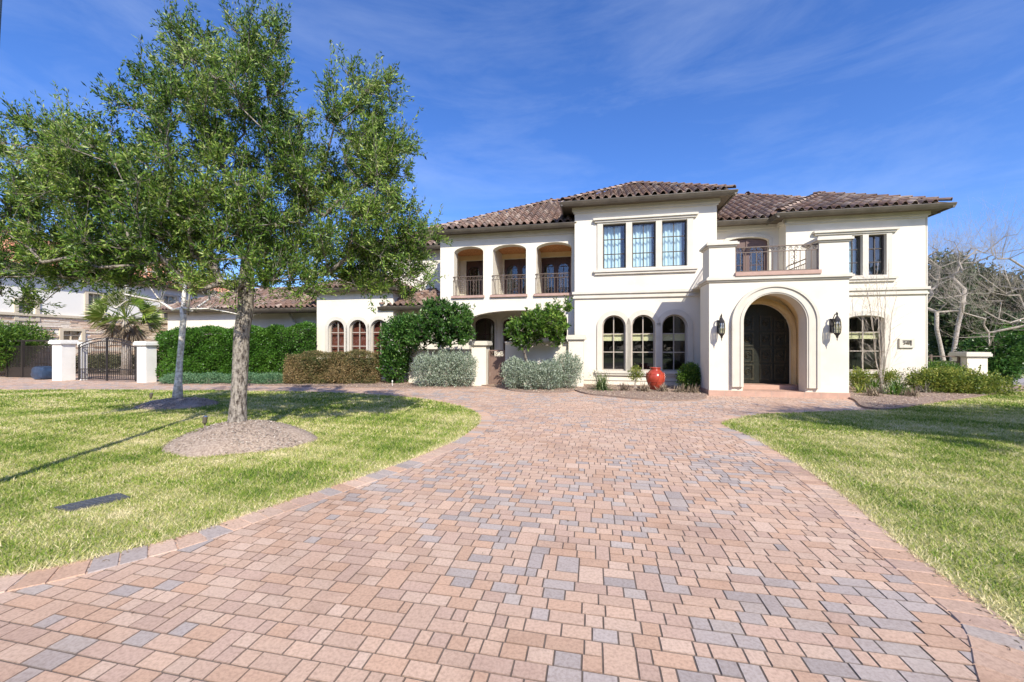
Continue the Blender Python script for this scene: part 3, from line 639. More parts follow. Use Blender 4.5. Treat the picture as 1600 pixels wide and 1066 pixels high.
ok = ~inL & ~inR & (pts[:, 1] > .75) & (np.abs(pts[:, 0]) < pts[:, 1] * 1.34 + 2.2) & (front < 0.6) & (sS < 10.5) & ~((front > -2.2) & (sS > -13) & (sS < -4.2)) 
grid = (~ok).reshape(nv, nu)
mb = MB()
def cl(u, v):
    x, y = PW(u, v); return mn.noise(Vector((x * .55, y * .55, 3.3)))
def need(u, v):
    x, y = PW(u, v); i = int((u - u_0) / unit); j = int((v - v_0) / unit)
    return 0 <= i < nu and 0 <= j < nv and not grid[j, i]
def paver(a, b, c, d):
    if not (need(a + .02, c + .02) or need(b - .02, c + .02) or need(b - .02, d - .02) or need(a + .02, d - .02)): return
    gp = .0024; ch = .003; z = rng.uniform(-.0012, .0012); k = cl(a, c); a += gp; b -= gp; c += gp; d -= gp
    q = [PW(a, c), PW(b, c), PW(b, d), PW(a, d)]; q2 = [PW(a + ch, c + ch), PW(b - ch, c + ch), PW(b - ch, d - ch), PW(a + ch, d - ch)]
    colr = rng.choice(GCOL) if rng.random() < .19 + k * .5 else rng.choice(PCOL)
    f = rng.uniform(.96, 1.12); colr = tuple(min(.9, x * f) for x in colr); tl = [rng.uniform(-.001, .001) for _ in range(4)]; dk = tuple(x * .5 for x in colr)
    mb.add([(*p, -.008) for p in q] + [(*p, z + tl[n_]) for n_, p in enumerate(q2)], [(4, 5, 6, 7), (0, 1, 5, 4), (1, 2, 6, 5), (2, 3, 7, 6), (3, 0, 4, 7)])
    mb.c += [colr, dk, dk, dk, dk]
RH = .105; block = []                                     # courses 105 mm deep, with some stones two courses deep
for row in range(int(24 / RH)):
    v = v_0 + row * RH; u = u_0 + rng.uniform(0, .2); nxt = []; block.sort(); bi = 0
    while u < u_0 + 56:
        while bi < len(block) and block[bi][1] <= u + .001: bi += 1
        if bi < len(block) and block[bi][0] <= u + .001: u = block[bi][1]; continue
        lim = block[bi][0] if bi < len(block) else 1e9
        w_ = rng.choices((.078, .105, .14, .17, .21), (10, 20, 22, 22, 22))[0]
        if lim - u - w_ < .06: w_ = lim - u
        two = rng.random() < .10 and .10 < w_ < .18
        if two: nxt.append((u, u + w_))
        paver(u, u + w_, v, v + RH * (2 if two else 1)); u += w_
    block = nxt
# soldier course along the lawn edges
bord = MB()
def border(poly, i0, i1, wd=.23, ln=.15):
    pts_ = [np.array(p) for p in poly[i0:i1]]; acc = 0; seg = []
    path = [pts_[0]]
    for a, b in zip(pts_, pts_[1:]):
        n = max(1, int(np.linalg.norm(b - a) / .01)); path += [a + (b - a) * k / n for k in range(1, n + 1)]
    ar = sum(poly[i][0] * poly[(i + 1) % len(poly)][1] - poly[(i + 1) % len(poly)][0] * poly[i][1] for i in range(len(poly)))
    sg = -1 if ar > 0 else 1; k = 0
    while k < len(path) - 2:
        j = k; L_ = 0
        while j < len(path) - 1 and L_ < ln: L_ += np.linalg.norm(path[j + 1] - path[j]); j += 1
        a, b = path[k], path[j]; 
        if L_ < ln * .9: break
        def nrm(q):
            t = path[min(q + 8, len(path) - 1)] - path[max(q - 8, 0)]; t = t / (np.linalg.norm(t) + 1e-9); return np.array([-t[1], t[0]]) * sg
        na, nb_ = nrm(k), nrm(j); t = (b - a) / (np.linalg.norm(b - a) + 1e-9); g_ = .0035
        o_ = [a + t * g_ - na * .04, b - t * g_ - nb_ * .04, b - t * g_ + nb_ * wd, a + t * g_ + na * wd]
        cc = sum(o_) / 4; i_ = [p + (cc - p) * .05 for p in o_]; z = .006 + rng.uniform(-.0008, .0008)
        colr = rng.choice(GCOL) if rng.random() < .2 else rng.choice(PCOL); f = rng.uniform(.92, 1.12); colr = tuple(x * f for x in colr)
        vs = [(p[0], p[1], -.002) for p in o_] + [(p[0], p[1], z) for p in i_]
        bord.add(vs, [(4, 5, 6, 7), (0, 1, 5, 4), (1, 2, 6, 5), (2, 3, 7, 6), (3, 0, 4, 7)], colr); k = j
    st = [(p + nrm2 * d_) for p, nrm2, d_ in []]
border(LAWN_L, 10, len(LAWN_L) - 7); border(LAWN_L, 0, 12)
border(LAWN_R, len(LAWN_R) - 47, len(LAWN_R)); border(LAWN_R, 0, 24)
mb.v += []; k = len(mb.v); mb.v += bord.v; mb.f += [tuple(i + k for i in f) for f in bord.f]; mb.c += bord.c
for m_ in (mb,):
    pass
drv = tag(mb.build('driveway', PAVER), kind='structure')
sheet('paving_bed', [(-46, -6), (14, -6), (14, 16), (10, 20), (-46, 30)], -.0045, SAND)
sheet('lawn', LAWN_L, .004, SOIL); sheet('lawn', LAWN_R, .004, SOIL)
sheet('side_road', [(17.6, 14.2), (80, 11), (80, 17.5), (18.6, 20.3)], -.04, ROAD)

# ------------------------------------------------ grass
def grass(name, poly, label, seed, scale=1.0, excl=()):
    r = np.random.default_rng(seed); P = np.array(poly); out = []
    for (y0, y1, dens, h, wd) in ((1.0, 4.5, 6500, .034, .0040), (4.5, 7, 4300, .036, .0055), (7, 10, 2100, .041, .0085), (10, 14.2, 950, .048, .015)):
        xm = y1 * 1.33 + .3; x0, x1 = max(P[:, 0].min(), -xm), min(P[:, 0].max(), xm)
        n = int((x1 - x0) * (y1 - y0) * dens); p = np.stack([r.uniform(x0, x1, n), r.uniform(y0, y1, n)], 1)
        keep = inpoly(p, poly) & (np.abs(p[:, 0]) < p[:, 1] * 1.33 + .3)
        for cx, cy, rx, ry in excl: keep &= ((p[:, 0] - cx) / rx) ** 2 + ((p[:, 1] - cy) / ry) ** 2 > 1
        p = p[keep]; n = len(p)
        # patchy growth
        pt = np.sin(p[:, 0] * 2.1 + 1.3 * np.sin(p[:, 1] * 1.7)) * .5 + np.sin(p[:, 1] * 3.3 + 2 * np.sin(p[:, 0] * 1.1 + 2)) * .5 + .6 * np.sin(p[:, 0] * 7.3 + p[:, 1] * 5.1) * np.sin(p[:, 1] * 6.7 - p[:, 0] * 3.9)
        a = r.uniform(0, 2 * np.pi, n); hh = h * r.uniform(.45, 1.25, n) * (1 + .18 * pt); lean = r.uniform(.2, 1.5, n) * hh; la = r.uniform(0, 2 * np.pi, n)
        wv = np.stack([np.cos(a) * wd * r.uniform(.6, 1.3, n), np.sin(a) * wd, np.zeros(n)], 1)
        b = np.stack([p[:, 0], p[:, 1], np.full(n, .002)], 1); tip = b + np.stack([np.cos(la) * lean, np.sin(la) * lean, hh], 1)
        V = np.stack([b - wv, b + wv, tip], 1).reshape(-1, 3)
        rd = np.clip(r.normal(.50, .24, n) + .28 * -pt + (r.random(n) < .16) * .4, 0, 1); out.append((V, rd))
        if y0 < 7:                                      # worn straw strip beside the paving
            ed = np.array(poly); ed = ed[(ed[:, 1] < 8.5) & (np.abs(ed[:, 0]) < 8)]; den = np.concatenate([ed[:-1] + (ed[1:] - ed[:-1]) * q for q in (0, .33, .66)]); dm = np.full(n, 9.0)
            for e_ in den: dm = np.minimum(dm, np.hypot(p[:, 0] - e_[0], p[:, 1] - e_[1]))
            sw = np.clip(1 - dm / (.16 + .12 * pt + .10 * (p[:, 0] > 0)), 0, 1); out[-1][1][:] = np.clip(rd + sw * .55, 0, 1)
    V = np.concatenate([o[0] for o in out]); rd = np.concatenate([o[1] for o in out])
    return tag(npmesh(name, V, 3, BLADE, None, rd), label, 'grass', kind='stuff')
OAKX, OAKY = -4.58, 6.62; T2X, T2Y = -8.94, 10.6
grass('grass', LAWN_L, 'short patchy green and straw coloured grass of the left lawn', 1, excl=((OAKX + .1, OAKY - .05, 1.08, .80), (T2X + .05, T2Y - .05, .95, .72)))
grass('grass', LAWN_R, 'short patchy green and straw coloured grass of the right lawn', 2)
# loose dry blades and leaves in the joint along the lawn edge
# ------------------------------------------------ leaves, shrubs, trees
def leafquads(P, D, ln, wd, r):
    n = len(P); D = D / (np.linalg.norm(D, axis=1, keepdims=True) + 1e-9); q = r.normal(size=(n, 3)); s = np.cross(D, q); s /= np.linalg.norm(s, axis=1, keepdims=True) + 1e-9
    l = ln * r.uniform(.65, 1.25, (n, 1)); w_ = wd * r.uniform(.7, 1.2, (n, 1)); up = np.cross(s, D) * l * .06
    return np.stack([P, P + D * l * .45 + s * w_ / 2 + up, P + D * l, P + D * l * .45 - s * w_ / 2 + up], 1).reshape(-1, 3)
def clump(P, f, seed=0):
    return (np.sin(P[:, 0] * f + seed) * np.sin(P[:, 1] * f * 1.1 + 1.3 * seed) + np.sin(P[:, 2] * f * 1.3 + 2.1 + seed) * .6)
def cloud(name, m, parent, blobs, n, ln, wd, seed, shell=.55, up=.3, shoots=0, box=False, lump=.14):
    """foliage of one plant: leaves spread through the outer part of its crown volume, blobs = [(centre, radii)]"""
    r = np.random.default_rng(seed); vol = np.array([b[1][0] * b[1][2] + b[1][1] * b[1][2] for b in blobs]); vol /= vol.sum(); Ps, Ds = [], []
    for (c, rad), v in zip(blobs, vol):
        k = int(n * v); d = r.normal(size=(k, 3)); d /= np.linalg.norm(d, axis=1, keepdims=True)
        if box: d = d / np.maximum(np.abs(d).max(axis=1, keepdims=True), .0001) * np.where(r.random((k, 1)) < .5, 1.0, .97); 
        rr = 1 - (1 - shell) * r.random((k, 1)) ** 1.8
        az = np.arctan2(d[:, 1], d[:, 0]); el = d[:, 2]
        lm = 1 + lump * (np.sin(az * 5 + seed) * np.sin(el * 6 + seed * 2) + .6 * np.sin(az * 11 + 2 * seed) * np.cos(el * 9))
        P = np.array(c) + d * rr * lm[:, None] * np.array(rad); P += r.normal(size=P.shape) * ln * .35
        D = d * .7 + r.normal(size=(k, 3)) * .75 + np.array([0, 0, up]); Ps.append(P); Ds.append(D)
        if shoots:
            ks = int(shoots * v) + 1; d = r.normal(size=(ks, 3)); d[:, 2] = np.abs(d[:, 2]) + .3; d /= np.linalg.norm(d, axis=1, keepdims=True)
            b = np.array(c) + d * np.array(rad) * .95; g = d * .6 + np.array([0, 0, .8]); g /= np.linalg.norm(g, axis=1, keepdims=True); L_ = r.uniform(.5, 1, (ks, 1)) * max(rad) * .38
            for q in np.linspace(0, 1, 9): Ps.append(b + g * L_ * q + r.normal(size=b.shape) * ln * .15); Ds.append(g + r.normal(size=b.shape) * .5)
    P = np.concatenate(Ps); D = np.concatenate(Ds); kz = P[:, 2] > .02; P, D = P[kz], D[kz]
    rd = np.clip(r.normal(.45, .22, len(P)) + .10 * clump(P, 9 / max(.4, max(max(b[1]) for b in blobs)), seed), 0, 1)
    return npmesh(name, leafquads(P, D, ln, wd, r), 4, m, parent, rd)
def stems(parent, base, tops, r0, m, seed=0, name='stem', wob=.05):
    rg = random.Random(seed); mb_ = MB()
    for tp in tops:
        n = 7; p = []; 
        for i in range(n + 1):
            f = i / n; p.append((base[0] + (tp[0] - base[0]) * f + rg.uniform(-wob, wob) * (0 < i), base[1] + (tp[1] - base[1]) * f + rg.uniform(-wob, wob) * (0 < i), base[2] + (tp[2] - base[2]) * f))
        mb_.tube(p, [r0 * (1 - .7 * i / n) for i in range(n + 1)], 6)
    return mb_.build(name, m, parent, True)
def shrub(name, label, cat, blobs, n, ln, wd, m, seed, group=None, stemm=TWIG, r0=.02, base=None, **kw):
    """blobs in world coordinates"""
    b0 = base or (blobs[0][0][0], blobs[0][0][1], 0); e = tag(empty(name, b0), label, cat, group)
    loc = [((c[0] - b0[0], c[1] - b0[1], c[2] - b0[2]), rad) for c, rad in blobs]
    cloud('foliage', m, e, loc, n, ln, wd, seed, **kw)
    rg = random.Random(seed); tops = []
    for c, rad in loc:
        for _ in range(4): tops.append((c[0] + rg.uniform(-.5, .5) * rad[0], c[1] + rg.uniform(-.5, .5) * rad[1], c[2] + rg.uniform(-.1, .4) * rad[2]))
    stems(e, (0, 0, -.02), tops, r0, stemm, seed); return e
def tree(name, label, cat, base, path, blobs, ncl, r0, m_leaf, m_bark, seed, group=None, twigs=8, per=20, ln=.07, wd=.022, tl=(.3, .6), shootfrac=.12, minr=.006, upbias=.35, barebits=0, step=.38, power=.45):
    """a tree: trunk along path, limbs grown to cluster points inside the crown volume, twigs with leaves at each cluster"""
    r = np.random.default_rng(seed); e = tag(empty(name, base), label, cat, group)
    nodes = [np.array(p, float) for p in path]; par = [-1] + list(range(len(path) - 1)); plen = [0.0]
    for i in range(1, len(nodes)): plen.append(plen[-1] + np.linalg.norm(nodes[i] - nodes[i - 1]))
    ntr = len(nodes); vol = np.array([b[1][0] * b[1][1] * b[1][2] for b in blobs]) ** .8; vol /= vol.sum(); C = []
    for (c, rad), v in zip(blobs, vol):
        k = max(2, int(ncl * v)); d = r.normal(size=(k, 3)); d /= np.linalg.norm(d, axis=1, keepdims=True); C.append(np.array(c) + d * (r.random((k, 1)) ** .45) * np.array(rad))
    C = np.concatenate(C); fork = nodes[-2]; C = C[np.argsort(np.linalg.norm(C - fork, axis=1))]; NA = np.array(nodes); PL = np.array(plen); ends = []
    par = list(par); first = max(1, ntr - 5)
    for c in C:
        d = np.linalg.norm(NA - c, axis=1); cost = d * 1.0 + PL * .18; cost[:first] = 1e9; below = NA[:, 2] > c[2] + .3; cost = cost + below * .8
        j = int(np.argmin(cost)); L_ = d[j]; k = max(1, int(L_ / step)); a = NA[j]; prev = j; new = []; npl = []
        side = r.normal(size=3) * L_ * .07; sag = np.array([0, 0, -.10 * L_])
        for i in range(1, k + 1):
            f = i / k; p = a + (c - a) * f + (side + sag) * math.sin(math.pi * f) + (r.normal(size=3) * .025 if i < k else 0)
            new.append(p); par.append(prev); npl.append(PL[prev] + L_ / k if i == 1 else npl[-1] + L_ / k); prev = len(par) - 1
        NA = np.concatenate([NA, np.array(new)]); PL = np.concatenate([PL, np.array(npl)]); ends.append(len(NA) - 1)
    cnt = np.zeros(len(NA)); 
    for q in ends: cnt[q] += 1
    for i in range(len(NA) - 1, 0, -1): cnt[par[i]] += cnt[i]
    rad = np.maximum(minr, r0 * (cnt / cnt[0]) ** power)
    for i in range(ntr): rad[i] = max(rad[i], r0 * (1.0 - .22 * i / ntr))
    rad[0] *= 1.9; rad[1] *= 1.22
    V, F = [], []
    def seg(p, q, ra, rb, n):
        d = q - p; L_ = np.linalg.norm(d); 
        if L_ < 1e-6: return
        d = d / L_; a = np.cross(d, [0, 0, 1.0] if abs(d[2]) < .9 else [1.0, 0, 0]); a /= np.linalg.norm(a); b = np.cross(d, a); k = len(V)
        for (o_, rr) in ((p, ra), (q, rb)):
            for j in range(n): t = 2 * math.pi * j / n; V.append(tuple(o_ + (a * math.cos(t) + b * math.sin(t)) * rr))
        for j in range(n): q_ = (j + 1) % n; F.append((k + j, k + q_, k + n + q_, k + n + j))
    tv = MB(); tv.tube([tuple(NA[i]) for i in range(ntr)], [rad[i] for i in range(ntr)], 14); tv.build('trunk', m_bark, e, True)
    for i in range(ntr, len(NA)):
        p_ = par[i]; ra = min(rad[p_], rad[i] * 1.35); seg(NA[p_] - (NA[i] - NA[p_]) * .04, NA[i], ra, rad[i], 7 if rad[i] > .03 else 4)
    # twigs and leaves
    Ps, Ds = [], []
    for q in ends:
        o_ = NA[q]; out = o_ - np.array([path[-1][0], path[-1][1], o_[2] - 1.0]); out /= np.linalg.norm(out) + 1e-6
        for t in range(twigs):
            d = r.normal(size=3) * .7 + out * .45 + np.array([0, 0, upbias]); d /= np.linalg.norm(d); L_ = r.uniform(*tl); kk = per
            if r.random() < shootfrac: L_ *= 1.75; d = d * .5 + np.array([0, 0, .8]); d /= np.linalg.norm(d)
            tipp = o_ + d * L_ + np.array([0, 0, .08 * L_]); seg(o_, o_ + d * L_ * .5, minr * .7, minr * .5, 3); seg(o_ + d * L_ * .5, tipp, minr * .5, minr * .25, 3)
            if kk:
                f = r.uniform(.15, 1, kk)[:, None]; P = o_ + d * L_ * f + r.normal(size=(kk, 3)) * .022; Dd = d * .8 + r.normal(size=(kk, 3)) * .55; Ps.append(P); Ds.append(Dd)
            elif barebits:
                for b_ in range(barebits):
                    f = r.uniform(.2, 1); s_ = o_ + d * L_ * f; g = d * .8 + r.normal(size=3) * .5 + np.array([0, 0, .15]); seg(s_, s_ + g * L_ * .45, minr * .4, minr * .2, 3)
    lm = MB(); lm.v, lm.f = V, F; lm.build('limbs', m_bark, e, True)
    if Ps:
        P = np.concatenate(Ps); D = np.concatenate(Ds); rd = np.clip(r.normal(.45, .24, len(P)) + .13 * clump(P, 2.6, seed), 0, 1)
        npmesh('crown', leafquads(P, D, ln, wd, r), 4, m_leaf, e, rd)
    return e
def px(x, y, Y, rx, ry, dY=0, rd=None):
    """crown lobe: picture position at depth Y (+dY), radii in picture pixels"""
    Yq = Y + dY; k = Yq / FPX; return (((x - 800) * k, Yq, EYE + (HY - y) * k), (rx * k, rd if rd else rx * k * .9, ry * k))
def rel(bl, base): return [((c[0] - base[0], c[1] - base[1], c[2] - base[2]), r_) for c, r_ in bl]

# the oak on the left lawn
ob = (OAKX, OAKY, .22)
lob = [px(335, 84, OAKY, 58, 46, .2, .7), px(400, 80, OAKY, 48, 42, -.2, .6), px(300, 125, OAKY, 62, 42, .4, .8), px(395, 145, OAKY, 80, 50, -.3, 1.0), px(350, 225, OAKY, 135, 55, 0, 1.6),
       px(95, 255, OAKY, 90, 62, .2, 1.0), px(60, 330, OAKY, 80, 55, -.2, 1.0), px(185, 300, OAKY, 110, 70, -.3, 1.4), px(120, 385, OAKY, 115, 42, .3, 1.1), px(330, 330, OAKY, 170, 70, 0, 1.9),
       px(565, 210, OAKY, 75, 72, 0, .8), px(520, 290, OAKY, 90, 62, .3, 1.3), px(610, 290, OAKY, 60, 60, -.2, .7), px(570, 370, OAKY, 85, 55, -.1, 1.1), px(420, 390, OAKY, 120, 42, .3, 1.6), px(625, 415, OAKY, 45, 30, .2, .5), px(250, 400, OAKY, 110, 38, -.2, 1.3), px(470, 440, OAKY, 60, 22, -.2, .6), px(25, 420, OAKY, 50, 26, .3, .5), px(540, 445, OAKY, 70, 20, .2, .5), px(20, 470, OAKY, 35, 22, .2, .5), px(90, 430, OAKY, 80, 22, .3, .7), px(180, 445, OAKY, 70, 16, .2, .6), px(640, 380, OAKY, 40, 35, .2, .5), px(600, 455, OAKY, 45, 15, .1, .4), px(300, 450, OAKY, 60, 20, -.6, .6), px(450, 455, OAKY, 70, 18, -.5, .6), px(380, 425, OAKY, 60, 24, -.9, .5), px(620, 440, OAKY, 50, 28, .3, .5), px(560, 420, OAKY, 70, 30, .2, .8), px(160, 420, OAKY, 90, 30, 0, .9), px(440, 70, OAKY, 25, 30, .2, .3), px(570, 150, OAKY, 60, 25, .1, .4)]
tree('oak_tree', 'large leafy oak with grey fissured trunk on the bigger mulch mound in the left lawn', 'tree', ob,
     [(0, 0, -.1), (.0, 0, .12), (.02, 0, .5), (.03, .02, .9), (.06, 0, 1.3), (.05, .03, 1.6), (.10, .05, 1.95), (.08, .1, 2.4), (.10, .1, 2.8)], rel(lob, ob), 780, .115, L_OAK, BARK, 5, twigs=9, per=34, ln=.068, wd=.021, tl=(.20, .44), shootfrac=.16, power=.47)
# mulch mounds
def mound(name, label, cx, cy, rx, ry, h, m, seed, lopx=0):
    mb_ = MB(); n, k = 40, 9; rg = random.Random(seed)
    mb_.v.append((0, 0, h))
    for i in range(1, k + 1):
        f = i / k
        for j in range(n):
            a = 2 * math.pi * j / n; q = 1 + .06 * math.sin(3 * a + seed) + .04 * math.sin(7 * a) + rg.uniform(-.015, .015)
            mb_.v.append((rx * q * f * math.cos(a), ry * q * f * math.sin(a), h * (1 - f ** 2.1) + (.03 * math.sin(5 * a + 9 * f + seed) * f + rg.uniform(-.016, .016)) * (1 - f * .4) - (.02 if i == k else 0)))
    for j in range(n): mb_.f.append((0, 1 + j, 1 + (j + 1) % n))
    for i in range(k - 1):
        for j in range(n): a_, b_ = 1 + i * n + j, 1 + i * n + (j + 1) % n; mb_.f.append((a_, a_ + n, b_ + n, b_))
    e = tag(empty(name, (cx, cy, 0)), label, 'mulch', kind='structure'); mb_.build('mulch_heap', m, e, True)
    chips('mulch_chips', e, 5200, lambda r: (lambda a, f: (rx * f * np.cos(a), ry * f * np.sin(a), h * (1 - f ** 2.1) + .005))(r.uniform(0, 2 * np.pi, 5200), np.sqrt(r.random(5200)) * 1.04), seed); return e
def chips(name, parent, n, fn, seed, cols=((.42, .36, .30), (.30, .24, .19), (.20, .15, .11), (.50, .45, .39), (.13, .10, .08)), s=.035):
    r = np.random.default_rng(seed); x, y, z = fn(r); P = np.stack([x, y, z + .003], 1); n = len(P); D = r.normal(size=(n, 3)); D[:, 2] *= .25
    o = npmesh(name, leafquads(P, D, s, s * .28, r), 4, CHIP, parent, r.random(n))
    c = np.array(cols)[r.integers(0, len(cols), n)] * r.uniform(.8, 1.2, (n, 1)); a = o.data.attributes.new('Col', 'FLOAT_COLOR', 'FACE'); a.data.foreach_set('color', np.concatenate([c, np.ones((n, 1))], 1).astype(np.float32).ravel()); return o
mound('mulch_mound', 'larger weathered mulch mound round the oak trunk', OAKX + .12, OAKY - .05, 1.14, .88, .34, MULCHG, 1)
mound('mulch_mound', 'smaller mulch mound round the pale trunk further back on the lawn', T2X + .08, T2Y - .05, 1.0, .78, .20, MULCHG, 4)
def bed(poly, z, seed, n, label):
    p = smooth(poly, 4); vs, fs = fillpoly(p, [], .06); mb_ = MB(); mb_.add([(x, y, z - .03 + q) for x, y, q in vs], fs)
    e = tag(empty('planting_bed', (0, 0, 0)), label, 'planting bed', kind='structure'); mb_.build('mulch_layer', MULCH, e); P = np.array(p)
    def fn(r):
        q = np.stack([r.uniform(P[:, 0].min(), P[:, 0].max(), n), r.uniform(P[:, 1].min(), P[:, 1].max(), n)], 1); q = q[inpoly(q, p)]; return q[:, 0], q[:, 1], np.full(len(q), z)
    chips('mulch_chips', e, n, fn, seed, s=.05, cols=((.42, .29, .21), (.30, .19, .13), (.18, .11, .075), (.52, .41, .31), (.60, .49, .34)))
bed([W(-.3, .1)[:2]] + [G(*p) for p in [(893, 608), (915, 616), (960, 621), (1010, 625.5), (1060, 627), (1100, 624)]] + [W(4.6, -1.4)[:2], W(4.7, .1)[:2]], .045, 3, 9000, 'mulch bed in front of the central windows')
bed([W(8.3, 1.0)[:2], W(8.3, -2.4)[:2]] + [G(*p) for p in [(1345, 636), (1372, 641), (1405, 640), (1450, 632), (1510, 624), (1565, 616)]] + [(19.5, 14.6), (19.5, 17), W(12.6, 1.0)[:2]], .05, 4, 16000, 'mulch bed in front of the right wing')
bed([W(-4.0, -.6)[:2]] + [G(*p) for p in [(783, 606), (800, 611), (840, 614.5), (880, 614), (903, 608)]] + [W(-.2, -.6)[:2]], .04, 5, 5000, 'mulch bed under the silver shrubs right of the garden gate')
bed([G(*p) for p in [(246, 601), (300, 602), (380, 602.5), (450, 604), (530, 606), (600, 607), (680, 607.5), (736, 607)]] + [W(-4.9, -.5)[:2], W(-7, .7)[:2], W(-14, 1.8)[:2], W(-17, -.2)[:2]], .045, 6, 16000, 'long mulch bed under the hedge and left windows')

# second small tree with pale trunk
b2 = (T2X, T2Y, .15)
lob2 = [px(215, 470, T2Y, 45, 30, .1, .5), px(330, 465, T2Y, 45, 30, .2, .5), px(285, 430, T2Y, 55, 35, 0, .8), px(380, 470, T2Y, 25, 25, .1, .4), px(250, 395, T2Y, 40, 30, .2, .6)]
tree('young_oak_tree', 'small sparse tree with pale trunk on the smaller mulch mound behind the oak', 'tree', b2, [(0, 0, -.05), (.03, 0, .5), (.06, 0, 1.0), (.10, .02, 1.6), (.14, .02, 2.1), (.15, 0, 2.45)], rel(lob2, b2), 60, .068, L_OLIVE, mat('white_bark', (.80, .76, .69), .9, (.42, .37, .31), 14, .8, 40, lo=.42, hi=.62), 8, twigs=6, per=7, ln=.075, wd=.024, tl=(.2, .5), power=.5)

# hedges and shrubs
def boxhedge(name, label, pts_, z0, z1, dep, n, ln, wd, m, seed, lump=.05, r_top=None):
    """clipped hedge following a line of (x,y) points"""
    r = np.random.default_rng(seed); e = tag(empty(name, (pts_[0][0], pts_[0][1], 0)), label, 'hedge'); o_ = np.array(pts_[0])
    Ps, Ds = [], []; segs = [(np.array(a) - o_, np.array(b) - o_) for a, b in zip(pts_, pts_[1:])]; tot = sum(np.linalg.norm(b - a) for a, b in segs)
    core = MB()
    for k_, (a, b) in enumerate(segs):
        L_ = np.linalg.norm(b - a); t = (b - a) / L_; nn = np.array([-t[1], t[0]]); k = int(n * L_ / tot); u = r.uniform(0, L_, k); face = r.random(k)
        zt = z1[k_] + (z1[k_ + 1] - z1[k_]) * u / L_; v = np.where(face < .62, 0, r.uniform(0, dep, k)); v = np.where(face > .93, dep, v); z = np.where(face < .62, z0 + (zt - z0) * r.random(k), zt); z = np.where(face > .93, z0 + (zt - z0) * r.random(k), z)
        if k_ in (0, len(segs) - 1):
            q = r.random(k) < (dep / L_ * .35); u = np.where(q, 0 if k_ == 0 else L_, u); v = np.where(q, r.uniform(0, dep, k), v); z = np.where(q, z0 + (zt - z0) * r.random(k), z)
        # rounded shoulders and ends
        hz_ = np.clip((z - (zt - .28)) / .28, 0, 1); v = v + hz_ ** 2 * .16 * (1 - 2 * v / dep)
        v = v + lump * (np.sin(u * 3.1 + seed) * np.sin(z * 4.2) + .7 * np.sin(u * 7.7) * np.sin(z * 8 + 1)); z = z + lump * .8 * np.sin(u * 4.3 + seed) * (z > zt - .3)
        inward = r.random(k) ** 2.2 * .22; c = np.stack([u, v, z], 1); cen = np.stack([u, np.full(k, dep / 2), (z0 + zt) / 2], 1); c += (cen - c) / (np.linalg.norm(cen - c, axis=1, keepdims=True) + .01) * inward[:, None]
        D3 = np.stack([r.normal(size=k) * .6, (v - dep / 2) / dep + r.normal(size=k) * .6, r.normal(size=k) * .5 + .35], 1)
        XY = a + np.outer(c[:, 0], t) + np.outer(c[:, 1], nn); Ps.append(np.column_stack([XY, c[:, 2]])); Ds.append(np.column_stack([np.outer(D3[:, 0], t) + np.outer(D3[:, 1], nn), D3[:, 2]]))
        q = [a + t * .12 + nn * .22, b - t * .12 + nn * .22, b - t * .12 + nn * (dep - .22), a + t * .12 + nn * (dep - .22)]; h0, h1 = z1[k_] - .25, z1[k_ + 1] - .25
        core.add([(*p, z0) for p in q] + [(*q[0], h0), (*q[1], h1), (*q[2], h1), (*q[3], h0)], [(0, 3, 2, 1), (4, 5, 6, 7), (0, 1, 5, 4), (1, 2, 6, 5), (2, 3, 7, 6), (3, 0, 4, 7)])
    P = np.concatenate(Ps); D = np.concatenate(Ds); P += r.normal(size=P.shape) * .02; P = P[P[:, 2] > 0] if False else P
    rd = np.clip(r.normal(.45, .2, len(P)) + .16 * clump(P, 3.1, seed), 0, 1); npmesh('foliage', leafquads(P, D, ln, wd, r), 4, m, e, rd)
    core.build('branch_core', HCORE, e); return e
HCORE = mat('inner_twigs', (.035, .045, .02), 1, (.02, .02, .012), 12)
def gp(px_, Y): return ((px_ - 800) / FPX * Y, Y)
boxhedge('hedge', 'tall clipped dark green hedge behind the oak trunk, right of the gate pillar', [gp(244, 17.6), gp(272, 17.2), gp(430, 18.1), gp(486, 18.5)], .1, [2.2, 2.3, 2.45, 2.62], 1.5, 50000, .09, .048, L_HEDGE, 3, .12)
boxhedge('hedge', 'low clipped hedge with russet tips in front of the left arched windows', [gp(444, 16.0), gp(520, 16.0), gp(585, 16.15)], .03, [1.22, 1.34, 1.3], 1.2, 26000, .065, .032, L_BOX, 4, .09)
for i, (x, Y, w_) in enumerate(((285, 16.4, 30), (330, 16.5, 30), (385, 16.5, 32), (424, 16.35, 24))):
    x_, y_ = gp(x, Y); shrub('juniper', 'low blue green juniper mound under the hedge, ' + ('leftmost of the row', 'second from the left in the row', 'just right of the oak trunk', 'rightmost, beside the russet hedge')[i], 'shrub', [((x_, y_, .18), (w_ * Y / FPX, .45, .26))], 5200, .07, .022, L_JUNI, 20 + i, 'junipers under the tall hedge', up=.4)
def S(x, y, Y, rx, ry, rd): return px(x, y, Y, rx, ry, 0, rd)
shrub('tall_shrub', 'tall dark green column shrub beside the left arched windows', 'shrub', [S(622, 535, 16.6, 27, 38, .8), S(618, 570, 16.6, 22, 28, .6), S(636, 515, 16.6, 24, 22, .7)], 9500, .13, .062, L_SHRUB, 31, r0=.03)
Y1 = 15.45; b1 = (gp(690, Y1)[0], Y1, 0)
